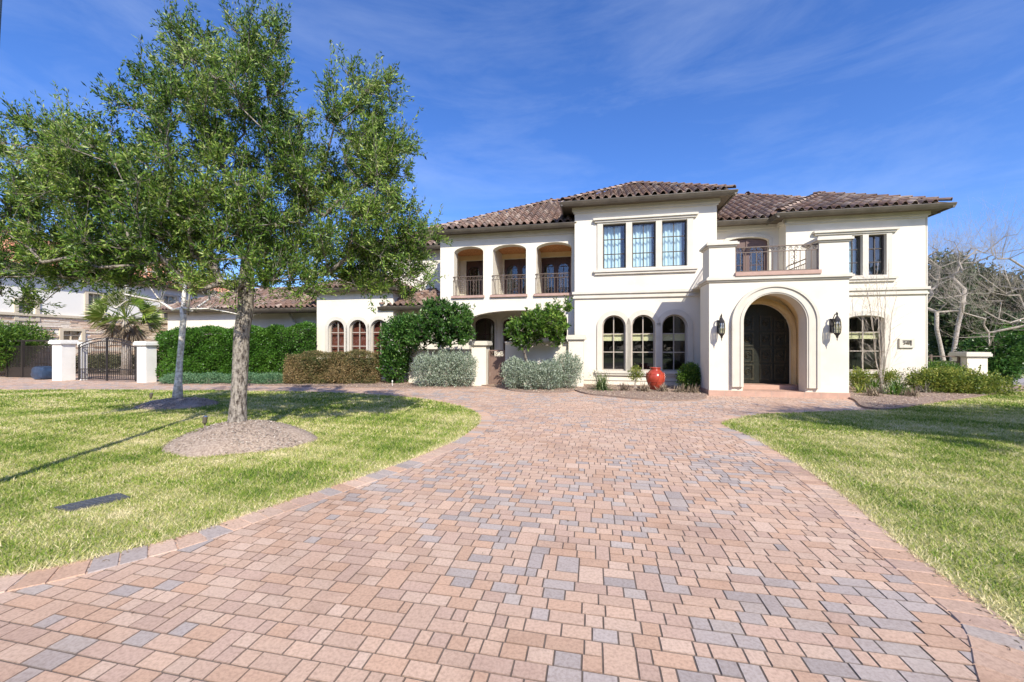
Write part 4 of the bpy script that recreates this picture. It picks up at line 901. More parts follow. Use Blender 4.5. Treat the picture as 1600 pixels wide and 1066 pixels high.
tree('laurel_tree', 'round dark green multi stemmed small tree left of the garden gate', 'small tree', b1, [(0, 0, -.05), (.02, 0, .12), (.0, 0, .3), (.03, 0, .5), (.02, 0, .7)],
     rel([S(668, 512, Y1, 30, 28, .7), S(705, 505, Y1, 34, 26, .8), S(726, 520, Y1, 14, 17, .4), S(690, 487, Y1, 28, 14, .6), S(652, 530, Y1, 16, 20, .5), S(705, 530, Y1, 28, 12, .6)], b1), 230, .06, L_SHRUB, BARK, 33, twigs=7, per=12, ln=.13, wd=.055, tl=(.12, .30), shootfrac=.07, step=.25)
Y2 = 14.7; b2_ = (gp(833, Y2)[0], Y2, 0)
tree('citrus_tree', 'round bright green multi stemmed small tree right of the garden gate', 'small tree', b2_, [(0, 0, -.05), (.02, 0, .12), (.0, 0, .3), (.03, 0, .5), (.02, 0, .7)],
     rel([S(825, 522, Y2, 32, 24, .7), S(850, 510, Y2, 34, 23, .8), S(868, 494, Y2, 18, 14, .4), S(838, 498, Y2, 22, 12, .6), S(806, 517, Y2, 14, 14, .4), S(866, 528, Y2, 16, 14, .5), S(884, 482, Y2, 8, 8, .3)], b2_), 190, .055, L_CITRUS, BARK, 34, twigs=6, per=10, ln=.135, wd=.06, tl=(.12, .30), shootfrac=.08, step=.25)
for i, (x, y, Y, rx, ry, lab) in enumerate(((667, 582, 15.2, 22, 25, 'leftmost silver leaved shrub, below the round dark green tree'), (697, 580, 15.1, 22, 27, 'silver leaved shrub between two others left of the white gate pillar'), (724, 580, 15.15, 20, 25, 'silver leaved shrub touching the white gate pillar on its left'),
        (803, 586, 14.5, 18, 22, 'low silver leaved shrub just right of the brown gate'), (830, 590, 14.2, 20, 20, 'silver leaved shrub under the bright green small tree'), (858, 589, 14.15, 20, 21, 'silver leaved shrub second from the right below the garden wall'), (886, 582, 14.5, 22, 26, 'tallest silver leaved shrub, in front of the right wall pillar'))):
    shrub('silver_shrub', lab, 'shrub', [S(x, y, Y, rx, ry, .5)], 3400, .075, .030, L_SILVER, 40 + i, 'silver shrubs either side of the garden gate', shoots=110, up=.9, lump=.16, shell=.3)
# right side shrubs
shrub('camellia', 'tall dark glossy shrub right of the stucco fence pillar', 'shrub', [S(1548, 562, 17.3, 36, 34, 1.0), S(1560, 545, 17.3, 30, 26, .9), S(1545, 580, 17.3, 26, 20, .8)], 17000, .12, .06, L_SHRUB, 51, r0=.03, up=.0)
shrub('azalea', 'wide low yellowish green shrub at the right end of the bed', 'shrub', [S(1528, 605, 13.2, 38, 19, .8), S(1495, 600, 13.3, 34, 22, .8), S(1460, 600, 13.5, 30, 22, .7)], 15000, .085, .036, L_YELLOW, 52, shoots=60, lump=.22, shell=.35)
shrub('boxwood', 'rounded green shrub under the iron fence panel', 'shrub', [S(1470, 585, 15.0, 26, 20, .6)], 7000, .06, .03, L_CITRUS, 53)
shrub('barberry', 'yellowish shrub against the right house corner', 'shrub', [S(1447, 592, 14.5, 13, 14, .4)], 2600, .06, .026, L_YELLOW, 54, shell=.2)
shrub('abelia', 'yellow leaved shrub below the arched window, touching the portico', 'shrub', [S(1342, 592, 13.9, 14, 14, .4)], 2600, .06, .028, L_YELLOW, 55, shell=.2, shoots=14)
shrub('abelia', 'yellow leaved shrub below the arched window, behind the bare stems', 'shrub', [S(1385, 589, 14.3, 16, 9, .35)], 1900, .06, .028, L_YELLOW, 56, shell=.2, shoots=10)
shrub('rose_bush', 'sparse leggy rose bush below the address plaque', 'shrub', [S(1426, 588, 14.2, 16, 14, .4)], 420, .06, .03, L_GREY, 57, shell=.1, r0=.012)
def strap(name, label, x, y, Y, rpx, hpx, n, m, seed, cat='plant', group=None):
    r = np.random.default_rng(seed); k = Y / FPX; bx, by = (x - 800) * k, Y; e = tag(empty(name, (bx, by, .05)), label, cat, group); V = []; 
    a = r.uniform(0, 2 * np.pi, n); el = r.uniform(.25, 1.35, n); L_ = hpx * k * r.uniform(.7, 1.15, n); w_ = .013
    for i in range(n):
        o_ = Vector((r.normal() * rpx * k * .15, r.normal() * rpx * k * .15, 0)); d = Vector((math.cos(a[i]) * math.cos(el[i]), math.sin(a[i]) * math.cos(el[i]), math.sin(el[i]))); s = Vector((-math.sin(a[i]), math.cos(a[i]), 0)) * w_
        pts_ = [o_ + d * L_[i] * f + Vector((0, 0, -.55 * L_[i] * f * f * math.cos(el[i]))) for f in (0, .35, .7, 1)]
        for q in range(3):
            w0, w1 = (1, .9, .6, .1)[q], (1, .9, .6, .1)[q + 1]; V += [pts_[q] - s * w0, pts_[q] + s * w0, pts_[q + 1] + s * w1, pts_[q + 1] - s * w1]
    rd = np.repeat(np.clip(r.normal(.45, .25, n), 0, 1), 3); npmesh('leaves', np.array([tuple(v) for v in V]), 4, m, e, rd); return e
strap('agapanthus', 'arching grey green strap leaved clump left of the red urn, below the left window', 940, 605, 14.0, 20, 36, 170, L_BLADE, 1)
strap('daylily', 'green strap leaved clump below the arched window beside the portico', 1366, 603, 13.6, 16, 26, 110, L_CITRUS, 2, group='strap plants in the right bed')
strap('daylily', 'green strap leaved clump below the left of the address plaque', 1402, 601, 13.8, 16, 26, 110, L_CITRUS, 3, group='strap plants in the right bed')
for i, (x, y, Y) in enumerate(((1005, 616, 13.6), (1035, 618, 13.5), (1062, 619, 13.3), (1085, 617, 13.2), (975, 614, 13.8))):
    strap('dry_grass_tuft', 'low straw coloured tuft in the mulch before the central windows, ' + ('left of the urn base', 'in front of the urn', 'second from the right', 'nearest the portico', 'furthest left')[i], x, y, Y, 26, 17, 90, L_DEAD, 10 + i, group='dry tufts in the central bed')
for i, (x, y, Y, m_, lb_) in enumerate(((1347, 612, 13.1, L_YELLOW, 'yellow green tuft at the foot of the portico corner'), (1398, 618, 12.6, L_CITRUS, 'small green tuft in the open mulch of the right bed'), (1442, 612, 13.2, L_GREY, 'grey tuft in the mulch left of the wide shrub'), (1362, 624, 12.3, L_DEAD, 'dry tuft by the paving edge of the right bed'), (1425, 626, 12.2, L_DEAD, 'dry tuft by the lawn edge of the right bed'))):
    strap('grass_tuft', lb_, x, y, Y, 30, 20, 90, m_, 30 + i, group='tufts in the right bed')
strap('dry_grass_tuft', 'pale green tuft at the front of the right bed', 1375, 615, 13.0, 26, 16, 90, L_GREY, 16); strap('dry_grass_tuft', 'green tuft at the front of the right bed by the lawn', 1420, 612, 13.1, 22, 12, 80, L_CITRUS, 17)
shrub('gardenia', 'young yellow green shrub between the left and middle arched windows', 'shrub', [S(993, 584, 14.5, 11, 12, .25)], 800, .065, .032, L_YELLOW, 61, shell=.2, r0=.01)
shrub('camellia', 'leafy green shrub between the red urn and the portico', 'shrub', [S(1079, 590, 14.0, 19, 19, .4), S(1078, 580, 14.0, 12, 12, .3)], 4200, .08, .038, L_CITRUS, 62, shell=.25)
shrub('leggy_shrub', 'thin twiggy shrub behind the strap leaved clump', 'shrub', [S(935, 588, 14.7, 16, 10, .3)], 260, .06, .025, L_GREY, 63, shell=.1, r0=.008)
# bare multi-stemmed tree by the right wing
bm = ((1376 - 800) / FPX * 14.1, 14.1, .03)
lobm = [px(1352, 455, 14.1, 14, 45, .1, .25), px(1372, 450, 14.1, 12, 50, .2, .3), px(1390, 445, 14.1, 12, 48, 0, .3), px(1408, 500, 14.1, 14, 50, -.1, .3), px(1360, 540, 14.1, 14, 30, 0, .2)]
e = tag(empty('crape_myrtle', bm), 'bare multi stemmed grey tree in front of the right arched window', 'tree')
stems(e, (0, 0, 0), [tuple(np.array(at(x, 14.1 + d, y)) - np.array(bm)) for x, y, d in ((1350, 425, .1), (1357, 470, -.1), (1369, 410, .2), (1376, 440, 0), (1390, 405, .1), (1385, 470, -.2), (1402, 440, .1))], .017, BARKL, 4, 'stem', .05)
tw = MB(); rg = random.Random(3)
for _ in range(170):
    x = rg.uniform(1345, 1400); y = rg.uniform(430, 575); p = Vector(at(x, 14.1 + rg.uniform(-.2, .2), y)) - Vector(bm); d = Vector((rg.uniform(-.6, .6) + (x - 1374) / 60, rg.uniform(-.5, .5), rg.uniform(.3, 1))).normalized() * rg.uniform(.25, .6)
    tw.tube([p, p + d * .5 + Vector((rg.uniform(-.03, .03), 0, 0)), p + d], [.005, .004, .002], 4)
tw.build('twigs', TWIG, e)

# ================================================ garden wall, gate, pillars
def pillar(name, label, s, t, w_, d_, z, group=None, m=WHITEP, cap=.10):
    x, y, _ = W(s, t); e = tag(empty(name, (x, y, 0), -TH), label, 'pillar', group)
    MB().box(-w_ / 2, w_ / 2, -d_ / 2, d_ / 2, -.05, z - .22).build('shaft', m, e)
    b = MB(); 
    for z0, z1, p in ((z - .22, z - .17, .03), (z - .17, z - .06, cap * .9), (z - .06, z, cap * .65)): b.box(-w_ / 2 - p, w_ / 2 + p, -d_ / 2 - p, d_ / 2 + p, z0, z1)
    b.build('cap', TRIM if m is STUCCO else m, e); return e
tGW = -.75
sp1 = (hs(739, tGW) + hs(763.5, tGW)) / 2; sp2 = (hs(889, tGW) + hs(912, tGW)) / 2
pillar('garden_pillar', 'white stucco pillar left of the brown garden gate', sp1, tGW, .60, .60, 1.78, 'garden wall pillars', STUCCO); pillar('garden_pillar', 'taller white stucco pillar right of the silver shrubs, by the central windows', sp2, tGW, .56, .60, 2.0, 'garden wall pillars', STUCCO)
gx, gy, _ = W(0, 0)
e = tag(empty('garden_wall', (gx, gy, 0), -TH), 'low white stucco wall between the brown gate and the taller pillar', 'wall'); b = MB(); b.box(hs(791, tGW) - .02, sp2 - .30, tGW - .10, tGW + .10, -.05, 1.70); b.build('wall', STUCCO, e)
b = MB(); b.box(hs(791, tGW) - .04, sp2 - .30, tGW - .14, tGW + .14, 1.701, 1.76); b.build('coping', TRIM, e)
e = tag(empty('garden_wall', (gx, gy, 0), -TH), 'low white stucco wall left of the white gate pillar', 'wall'); b = MB(); b.box(hs(640, tGW), sp1 - .31, tGW - .10, tGW + .10, -.05, 1.40); b.build('wall', STUCCO, e)
b = MB(); b.box(hs(640, tGW) - .02, sp1 - .31, tGW - .14, tGW + .14, 1.401, 1.45); b.build('coping', TRIM, e)
g0, g1 = sp1 + .34, hs(790, tGW) - .03; x, y, _ = W(g0, tGW); e = tag(empty('garden_gate', (x, y, 0), -TH), 'narrow brown iron gate with scrolled top between pillar and wall', 'gate'); gw = g1 - g0
f = MB(); f.box(0, .04, -.02, .02, .05, 1.42); f.box(gw - .04, gw, -.02, .02, .05, 1.42); f.box(.04, gw - .04, -.02, .02, 1.37, 1.42); f.box(.04, gw - .04, -.02, .02, 1.16, 1.19); f.box(.04, gw - .04, -.02, .02, .05, .10)
BROWN = mat('brown_iron', (.20, .13, .10), .6); f.build('frame', BROWN, e); f = MB()
for i in range(9): xx = .06 + (gw - .12) * i / 8; f.box(xx - .008, xx + .008, -.008, .008, .10, 1.16)
f.box(.05, gw - .05, .012, .018, .11, 1.15)
for i in range(3): cx = gw * (i + .5) / 3; f.tube([(cx + .075 * math.cos(a) * (1 - a / 12), 0, 1.28 + .075 * math.sin(a) * (1 - a / 12)) for a in [j * .6 for j in range(14)]], .01, 4)
f.build('bar_panel', BROWN, e)
# drive gate on the left
tD = -2.5
def sx(p, t=tD): return hs(p, t)
pillar('gate_pillar', 'white pillar left of the arched drive gate', (sx(86) + sx(114)) / 2, tD, .56, .5, 1.85, 'drive gate pillars', WHITEP)
pillar('gate_pillar', 'white pillar right of the arched drive gate, beside the tall hedge', (sx(216) + sx(243)) / 2, tD, .50, .42, 1.78, 'drive gate pillars', WHITEP)
pillar('gate_post', 'slim white post hinging the arched drive gate', sx(119.5), tD + .25, .2, .2, 1.76, None, WHITEP, .04)
g0, g1 = sx(123), sx(213); x, y, _ = W(g0, tD); e = tag(empty('drive_gate', (x, y, 0), -TH), 'wide arched iron gate across the drive between two white pillars', 'gate'); gw = g1 - g0
f = MB(); topz = lambda q: 1.62 + .32 * (1 - (2 * q / gw - 1) ** 2); n = 30
for zz in (0, -.14): f.tube([(gw * i / n, 0, topz(gw * i / n) + zz) for i in range(n + 1)], .022, 5)
for zz in (.08, .52): f.box(0, gw, -.015, .015, zz, zz + .035)
for q in (0.02, gw / 2 - .03, gw / 2 + .03, gw - .02): f.box(q - .022, q + .022, -.022, .022, .03, topz(q))
f.build('frame', IRON, e); f = MB(); n = int(gw / .105)
for i in range(1, n): q = gw * i / n; f.box(q - .008, q + .008, -.008, .008, .08, topz(q) - .14)
for i in range(1, n * 2): q = gw * i / n / 2; f.box(q - .006, q + .006, -.012, -.009, .08, .53)
f.build('bar_panel', IRON, e); f = MB()
for i in range(int(gw / .17)): cx = .1 + i * .17; f.tube([(cx + .05 * math.cos(a), 0, topz(cx) - .07 + .05 * math.sin(a)) for a in [j * .7 for j in range(10)]], .008, 4)
f.build('scrollwork', IRON, e)
# dark iron fence panel left of the pillar
tF = -1.7; f0, f1 = hs(12, tF), hs(84, tF); x, y, _ = W(f0, tF); e = tag(empty('iron_fence', (x, y, 0), -TH), 'black iron fence panel with solid kick plate left of the drive gate', 'fence'); gw = f1 - f0
f = MB(); f.box(0, gw, -.03, .03, 1.80, 1.88); f.box(0, gw, -.02, .02, 1.55, 1.58); f.box(0, gw, -.02, .02, .02, .52)
for q in (0, gw * .34, gw * .98): f.box(q - .05, q + .05, -.05, .05, 0, 1.801)
f.build('frame', IRON, e); f = MB(); n = int(gw / .10)
for i in range(1, n): q = gw * i / n; f.box(q - .014, q + .014, -.012, .012, .5, 1.56)
f.build('bar_panel', IRON, e)
# blue wrapped crate beside the fence
def blob_box(name, label, cat, loc, sz, m, rz=0, seed=1):
    rg = random.Random(seed); mb_ = MB(); n = 7
    def pt(u, v, w_): 
        k = .10 * (abs(u * 2 - 1) ** 3 + abs(v * 2 - 1) ** 3 + abs(w_ * 2 - 1) ** 3); return tuple((((a - .5) * s_) * (1.08 - k) + mn.noise(Vector((u * 4, v * 4 + seed, w_ * 4))) * .04) for a, s_ in zip((u, v, w_), sz))
    for ax in range(3):
        for side in (0, 1):
            k0 = len(mb_.v)
            for i in range(n + 1):
                for j in range(n + 1):
                    c = [0, 0, 0]; c[ax] = side; c[(ax + 1) % 3] = i / n; c[(ax + 2) % 3] = j / n; mb_.v.append(pt(*c))
            for i in range(n):
                for j in range(n): a = k0 + i * (n + 1) + j; q = (a, a + n + 1, a + n + 2, a + 1); mb_.f.append(q if side else q[::-1])
    o = mb_.build(name, m, None, True); o.location = (loc[0], loc[1], sz[2] / 2); o.rotation_euler = (0, 0, rz); return tag(o, label, cat)
TARP = mat('blue_tarp', (.035, .065, .12), .38, (.02, .035, .07), 6, .3, 20)
blob_box('tarp_bundle', 'dark blue tarp covered bundle on the drive before the black fence', 'bundle', gp(69, 18.8), (.80, .6, .62), TARP, -.2, 3)
# plank fence and shrubs beyond the drive gate
e = tag(empty('plank_fence', W(-30, 9.0), -TH), 'weathered grey plank fence behind the drive gate', 'fence'); PLANK = mat('grey_plank', (.30, .26, .23), .9, (.19, .16, .14), 7, .3, 30, stretch=(6, 6, .6)); b = MB(); rg = random.Random(2)
for i in range(64): b.box(i * .17, i * .17 + .158, rg.uniform(0, .012), .03, 0, 1.95 + rg.uniform(-.012, .012))
b.build('planks', PLANK, e); b = MB(); b.box(0, 10.9, .035, .07, .4, .5); b.box(0, 10.9, .035, .07, 1.5, 1.6); b.build('rail', PLANK, e)
for i, (x, w_) in enumerate(((140, 20), (165, 16), (196, 20))):
    shrub('border_shrub', 'twiggy olive shrub seen through the drive gate, ' + ('left', 'middle', 'right') + '' if False else 'twiggy olive shrub seen through the ' + ('left third', 'middle', 'right third')[i] + ' of the drive gate', 'shrub', [S(x, 566, 23.5, w_, 13, .7)], 2600, .10, .045, L_OLIVE, 70 + i, 'shrubs beyond the drive gate', shell=.3)
# pergola-like thicket at the left edge
shrub('palmetto', 'bright green bushy shrub behind the left end of the black fence', 'shrub', [S(25, 528, 20.6, 40, 20, 1.0), S(5, 545, 20.2, 30, 30, 1.0)], 9000, .20, .045, L_CITRUS, 75, shoots=20)
# palm
def palm(label, x, Y, ytop, R_, seed):
    bx, by = gp(x, Y); zt = EYE + (HY - ytop) * Y / FPX; e = tag(empty('fan_palm', (bx, by, 0)), label, 'palm tree'); rg = random.Random(seed)
    MB().tube([(0, 0, 0), (.03, 0, zt * .5), (0, 0, zt)], [.24, .20, .18], 12).build('trunk', BARKL, e, True); 
    for nm, m_, n, el0, el1, rr in (('fronds', L_PALM, 60, -.3, 1.5, 1), ('dead_fronds', L_DEAD, 26, -1.35, -.45, .85)):
        V = []; rd = []
        for i in range(n):
            a = rg.uniform(0, 6.28); el = rg.uniform(el0, el1); d = Vector((math.cos(a) * math.cos(el), math.sin(a) * math.cos(el), math.sin(el))); s = Vector((-math.sin(a), math.cos(a), 0)); u = s.cross(d); ro_ = rg.uniform(-1.3, 1.3); s = s * math.cos(ro_) + u * math.sin(ro_)
            o_ = Vector((0, 0, zt)); h = o_ + d * R_ * .5 * rr; c = rg.random(); V += [o_ - s * .02, o_ + s * .02, h + s * .015, h - s * .015]; rd.append(c)
            for k in range(17):
                f = (k / 16 - .5) * 2.5; bd = (d * math.cos(f) + s * math.sin(f)); q = h + bd * R_ * rg.uniform(.42, .52) * rr + Vector((0, 0, -.06 * R_)) + Vector((rg.uniform(-.06, .06), rg.uniform(-.06, .06), rg.uniform(-.06, .06))); w_ = (s * math.cos(f) - d * math.sin(f)) * .035; md = h + (q - h) * .55 + Vector((0, 0, .03)); V += [h, md + w_, q, md - w_]; rd.append(min(1, max(0, c * .6 + rg.random() * .4)))
        npmesh(nm, np.array([tuple(v) for v in V]), 4, m_, e, np.array(rd))
palm('fan palm with a skirt of dead fronds behind the arched drive gate', 197, 21.5, 497, 1.75, 4)

# ================================================ neighbouring house at the far left
NB = tag(empty('neighbour_house', (OX, OY, 0), -TH), 'neighbouring white and stone house with red tile roofs beyond the drive gate', 'house')
sN = -29.6
def tp(p, s=sN): d = (p - 800) / FPX; return (OX + CU * s - d * (OY - SU * s)) / (d * CU - SU)
def zp(p, y, s=sN): t = tp(p, s); return EYE + (HY - y) * (OY - SU * s + CU * t) / FPX
STONE = mat('ledge_stone', (.52, .41, .31), .95, (.34, .25, .19), 2.2, .6, 20, stretch=(1, 1, 4), lo=.35, hi=.62)
NWALL = mat('neighbour_stucco', (.76, .73, .67), .95); LIME = mat('limestone_trim', (.56, .48, .36), .9)
wins = [(137, 159, 458, 492), (255, 275, 462, 500), (28, 55, 470, 497)]; stw = [(98, 127, 517, 531)]
b = MB(); side_slab(b, [(-7, 3.3), (17, 3.3), (17, 5.8), (-7, 5.8)], [[(tp(a), zp(a, d)), (tp(c), zp(a, d)), (tp(c), zp(a, b_)), (tp(a), zp(a, b_))] for a, c, b_, d in wins], sN - .3, sN)
side_slab(b, [(-7, 0), (17, 0), (17, 3.299), (-7, 3.299)], [[(tp(a), zp(a, d)), (tp(c), zp(a, d)), (tp(c), zp(a, b_)), (tp(a), zp(a, b_))] for a, c, b_, d in stw], sN - .3, sN - .03)
b.box(sN - 12, sN - .301, -7, -6.8, 0, 5.8); b.box(sN - 12, sN - .301, 16.8, 17, 0, 5.8); b.build('wall', NWALL, NB)
b = MB(); rg = random.Random(5); zz = .0
SC = [(.72, .57, .44), (.64, .47, .34), (.76, .66, .54), (.56, .41, .31), (.80, .72, .62)]
SM = mat('stone_course', (1, 1, 1), .95, (.75, .72, .7), 12, .6, 25, attr=True)
hx0, hx1, hy0, hy1 = tp(98), tp(127), zp(98, 531), zp(98, 517)
while zz < 3.2:
    h = rg.uniform(.06, .13); y = -7
    while y < 17:
        L_ = rg.uniform(.3, .95); 
        if not (y + L_ > hx0 - .18 and y < hx1 + .18 and zz + h > hy0 - .1 and zz < hy1 + .1):
            cc = rg.choice(SC); f = rg.uniform(.85, 1.1); b.box(sN - .02, sN + rg.uniform(.01, .05), y, y + L_ - .008, zz, min(3.29, zz + h - .008), tuple(c * f for c in cc))
        y += L_
    zz += h
b.build('stone_veneer', SM, NB)
b = MB(); b.box(sN - .01, sN + .12, -7, 17, 3.22, 3.36); b.build('string_course', LIME, NB)
for a, c, b_, d in wins + stw:
    t0_, t1_, z0_, z1_ = tp(a), tp(c), zp(a, d), zp(a, b_); o = MB(); side_slab(o, [(t0_ - .16, z0_ - .14), (t1_ + .16, z0_ - .14), (t1_ + .16, z1_ + .14), (t0_ - .16, z1_ + .14)], [[(t0_, z0_), (t1_, z0_), (t1_, z1_), (t0_, z1_)]], sN - .02, sN + .07)
    wo_ = o.build('window', LIME, NB); g = MB(); g.box(sN - .16, sN - .15, t0_, t1_, z0_, z1_); g.build('glass_pane', GLASS, wo_)
    s_ = MB(); s_.box(sN - .24, sN - .23, t0_, t1_, z0_, z1_); s_.build('blind', mat('blind_slats', (.50, .48, .44), .8, (.25, .23, .2), 9, stretch=(.1, .1, 5), lo=.45, hi=.55) if (a, c) != (98, 127) else mat('brown_blind', (.30, .14, .06), .7, (.14, .06, .03), 9, stretch=(.1, .1, 5)), wo_)
    m_ = MB(); m_.box(sN - .145, sN - .10, (t0_ + t1_) / 2 - .03, (t0_ + t1_) / 2 + .03, z0_, z1_); m_.box(sN - .146, sN - .11, t0_, t1_, (z0_ + z1_) / 2 - .03, (z0_ + z1_) / 2 + .03); m_.build('muntin_grille', LIME, wo_)
def hipN(s0, s1, t0, t1, z, pitch, seed): 
    r_ = hip_roof(NB, s0, s1, t0, t1, z, pitch, seed=seed, cols=NCOLS, tile_sides='FR', gutters='FR'); return r_
hipN(sN - 12, sN + .5, -7.5, 17.5, 5.9, .42, 31)
b = MB(); b.box(-47, -33.4, -4, 9, 5.8, 7.25); b.build('upper_wall', NWALL, NB)
b = MB(); b.box(-33.39, -33.33, tp(3, -33.4), tp(11, -33.4), 6.2, 7.0); b.build('upper_window', GLASS, NB)
hipN(-47.5, -32.9, -4.5, 9.5, 7.3, .36, 32)

# ================================================ right side: fence, pillar, background trees
pr = gp(1515, 15.9); 
def tof(x, y): return SU * (x - OX) + CU * (y - OY), CU * (x - OX) - SU * (y - OY)
tR_, sR_ = tof(*pr); pillar('fence_pillar', 'white stucco pillar at the end of the right iron fence', sR_, tR_, .66, .66, 1.34, None, STUCCO)
x, y, _ = W(sR1 + .1, tR_); e = tag(empty('iron_fence', (x, y, 0), -TH), 'low tan iron fence between the right house corner and the pillar', 'fence'); gw = sR_ - .34 - sR1 - .1
f = MB(); f.box(0, gw, -.02, .02, 1.14, 1.18); f.box(0, gw, -.015, .015, .94, .97); f.box(0, gw, -.015, .015, .12, .16)
for q in (.02, gw * .6, gw - .02): f.box(q - .035, q + .035, -.035, .035, 0, 1.23)
f.build('frame', IRONTAN, e); f = MB()
for i in range(1, 24): q = gw * i / 24; f.box(q - .01, q + .01, -.01, .01, .14, .95)
f.build('bar_panel', IRONTAN, e)
def bushy(label, x, ytop, Y, w_, seed, m, n=12000, ln=.26, wd=.13, name='evergreen_tree', group=None, ybot=575):
    bx, by = gp(x, Y); z1_ = EYE + (HY - ytop) * Y / FPX; rx = w_ * Y / FPX; rg = random.Random(seed); e = tag(empty(name, (bx, by, 0)), label, 'tree', group); bl = []
    for i in range(11):
        a = rg.uniform(0, 6.28); f = rg.random(); zc = z1_ * (.28 + .55 * f); q = rx * (1.05 - .45 * f) * .55; bl.append(((math.cos(a) * q, math.sin(a) * q, zc), (rx * .48, rx * .48, z1_ * .17)))
    bl.append(((0, 0, z1_ * .45), (rx * .8, rx * .8, z1_ * .4))); bl.append(((rg.uniform(-.2, .2) * rx, 0, z1_ * .86), (rx * .4, rx * .4, z1_ * .14)))
    cloud('crown', m, e, bl, n, ln, wd, seed, shell=.3, lump=.22, shoots=20); MB().tube([(0, 0, -.2), (0, 0, z1_ * .5), (.1, 0, z1_ * .8)], [.22, .15, .05], 8).build('trunk', BARK, e, True); return e
G1 = 'evergreen trees behind the right fence'
for i, (x, yt, Y, w_, m_, lab) in enumerate(((1462, 398, 27, 52, L_DARK, 'dark evergreen tree touching the right edge of the house'), (1520, 412, 30, 50, L_OLIVE, 'brownish olive tree above the right fence pillar'), (1578, 425, 29, 50, L_OLIVE, 'olive tree behind the tall glossy shrub'), (1640, 440, 27, 60, L_DARK, 'dark tree at the right edge of the view'), (1490, 470, 24, 34, L_DARK, 'low dark evergreen behind the iron fence'), (1600, 500, 25, 46, L_HEDGE, 'low green tree at the roadside on the right'), (1545, 480, 26, 40, L_DARK, 'low dark evergreen between fence pillar and road'))):
    bushy(lab, x, yt, Y, w_, 80 + i, m_, group=G1)
for i in range(7):
    x = 1590 + i * 42; bushy('distant green tree beyond the road, ' + ('nearest the house', 'second from the left', 'third from the left', 'fourth from the left', 'fifth from the left', 'sixth from the left', 'furthest right')[i], x, 505 - (i % 3) * 8, 45, 36, 100 + i, L_HEDGE, 5000, .4, .2, group='trees beyond the road')
def bare(name, label, x, by_, Y, lobes, ncl, r0, seed, path, tw_=7, bits=3, minr=.005):
    bx, byw = gp(x, Y); b = (bx, byw, 0); return tree(name, label, 'tree', b, path, rel(lobes, b), ncl, r0, None, BARKL, seed, 'bare winter trees at the right', twigs=tw_, per=0, barebits=bits, tl=(.5, 1.2), minr=minr, upbias=.5, shootfrac=.2, step=.6, power=.5)
bare('birch_tree', 'bare pale barked tree leaning right behind the iron fence', 1484, 560, 20, [px(1500, 400, 20, 45, 40, 0, 1.2), px(1470, 420, 20, 28, 45, .5, 1), px(1530, 385, 20, 55, 32, 0, 1.2), px(1500, 460, 20, 50, 40, 0, 1.2)], 70, .09, 21, [(0, 0, 0), (.12, 0, .8), (.25, 0, 1.6), (.45, .05, 2.5), (.6, 0, 3.4), (.75, 0, 4.4)])
bare('birch_tree', 'bare pale barked tree with two thin trunks against the house edge', 1478, 560, 21.5, [px(1462, 440, 21.5, 22, 60, 0, .8), px(1455, 400, 21.5, 20, 30, 0, .8), px(1480, 450, 21.5, 30, 50, 0, 1)], 28, .09, 22, [(0, 0, 0), (-.15, 0, .8), (-.3, 0, 1.6), (-.45, .05, 2.5), (-.5, 0, 3.4)])
bare('maple_tree', 'bare spreading tree whose pale branches reach in from the right edge', 1665, 600, 16, [px(1590, 500, 16, 70, 40, 0, 1.5), px(1540, 470, 16, 60, 45, -.5, 1.3), px(1610, 420, 16, 70, 50, 0, 1.6), px(1560, 400, 16, 50, 35, .4, 1.2), px(1680, 420, 16, 60, 80, 0, 1.6), px(1520, 530, 16, 50, 15, -.3, .8)], 105, .11, 23, [(0, 0, 0), (-.05, 0, .5), (-.1, 0, .9), (-.2, 0, 1.4), (-.3, 0, 2.0), (-.35, 0, 2.6)], 6, 3, .005)

# ================================================ small things
# red urn
ux, uy = gp(1024, 14.0); u = tag(empty('urn', (ux, uy, .04)), 'big glossy red ceramic urn in the mulch below the arched windows', 'urn')
REDG = mat('red_glaze', (.42, .065, .035), .2, (.28, .035, .02), 5, .15, 12)
MB().lathe([(.12, 0), (.17, .02), (.24, .16), (.30, .32), (.315, .44), (.29, .55), (.22, .65), (.165, .70), (.155, .735), (.185, .76), (.19, .785), (.15, .785), (.13, .74), (.10, .68)], n=40).build('vessel', REDG, u, True)
b = MB()
for k in range(6):
    a0_ = k * math.pi / 3; b.tube([((.318 - .9 * (z_ - .42) ** 2 * 1.1) * math.cos(a0_ + 1.3 * z_), (.318 - .9 * (z_ - .42) ** 2 * 1.1) * math.sin(a0_ + 1.3 * z_), z_) for z_ in [.18 + .05 * j for j in range(10)]], .010, 5)
for z_, r_ in ((.56, .285), (.30, .295)): b.tube([(r_ * math.cos(j * math.pi / 16), r_ * math.sin(j * math.pi / 16), z_ + .015 * math.sin(j * 3)) for j in range(33)], .009, 5)
b.build('relief_pattern', REDG, u, True)
# lawn uplights
def uplight(label, x, y, z):
    e = tag(empty('garden_uplight', (x, y, z)), label, 'light', 'uplights at the trees'); DM = GUTTER
    MB().tube([(0, 0, -.1), (0, 0, .05)], .012).build('stake', DM, e); b = MB(); b.tube([(0, 0, .05), (0, -.005, .08), (.01, 0, .19), (.012, 0, .20)], [.015, .036, .040, .036], 12); b.build('lamp_head', DM, e); b = MB(); b.tube([(.012, 0, .2005), (.0125, 0, .204)], .031, 12); b.build('lens', GLASS, e)
ux_, uy_ = G(320, 668, .05); uplight('small bronze uplight on the larger mound, left of the oak trunk', ux_, uy_, .06)
ux_, uy_ = G(236, 625, .02); uplight('small bronze uplight at the edge of the smaller mound', ux_, uy_, .02)
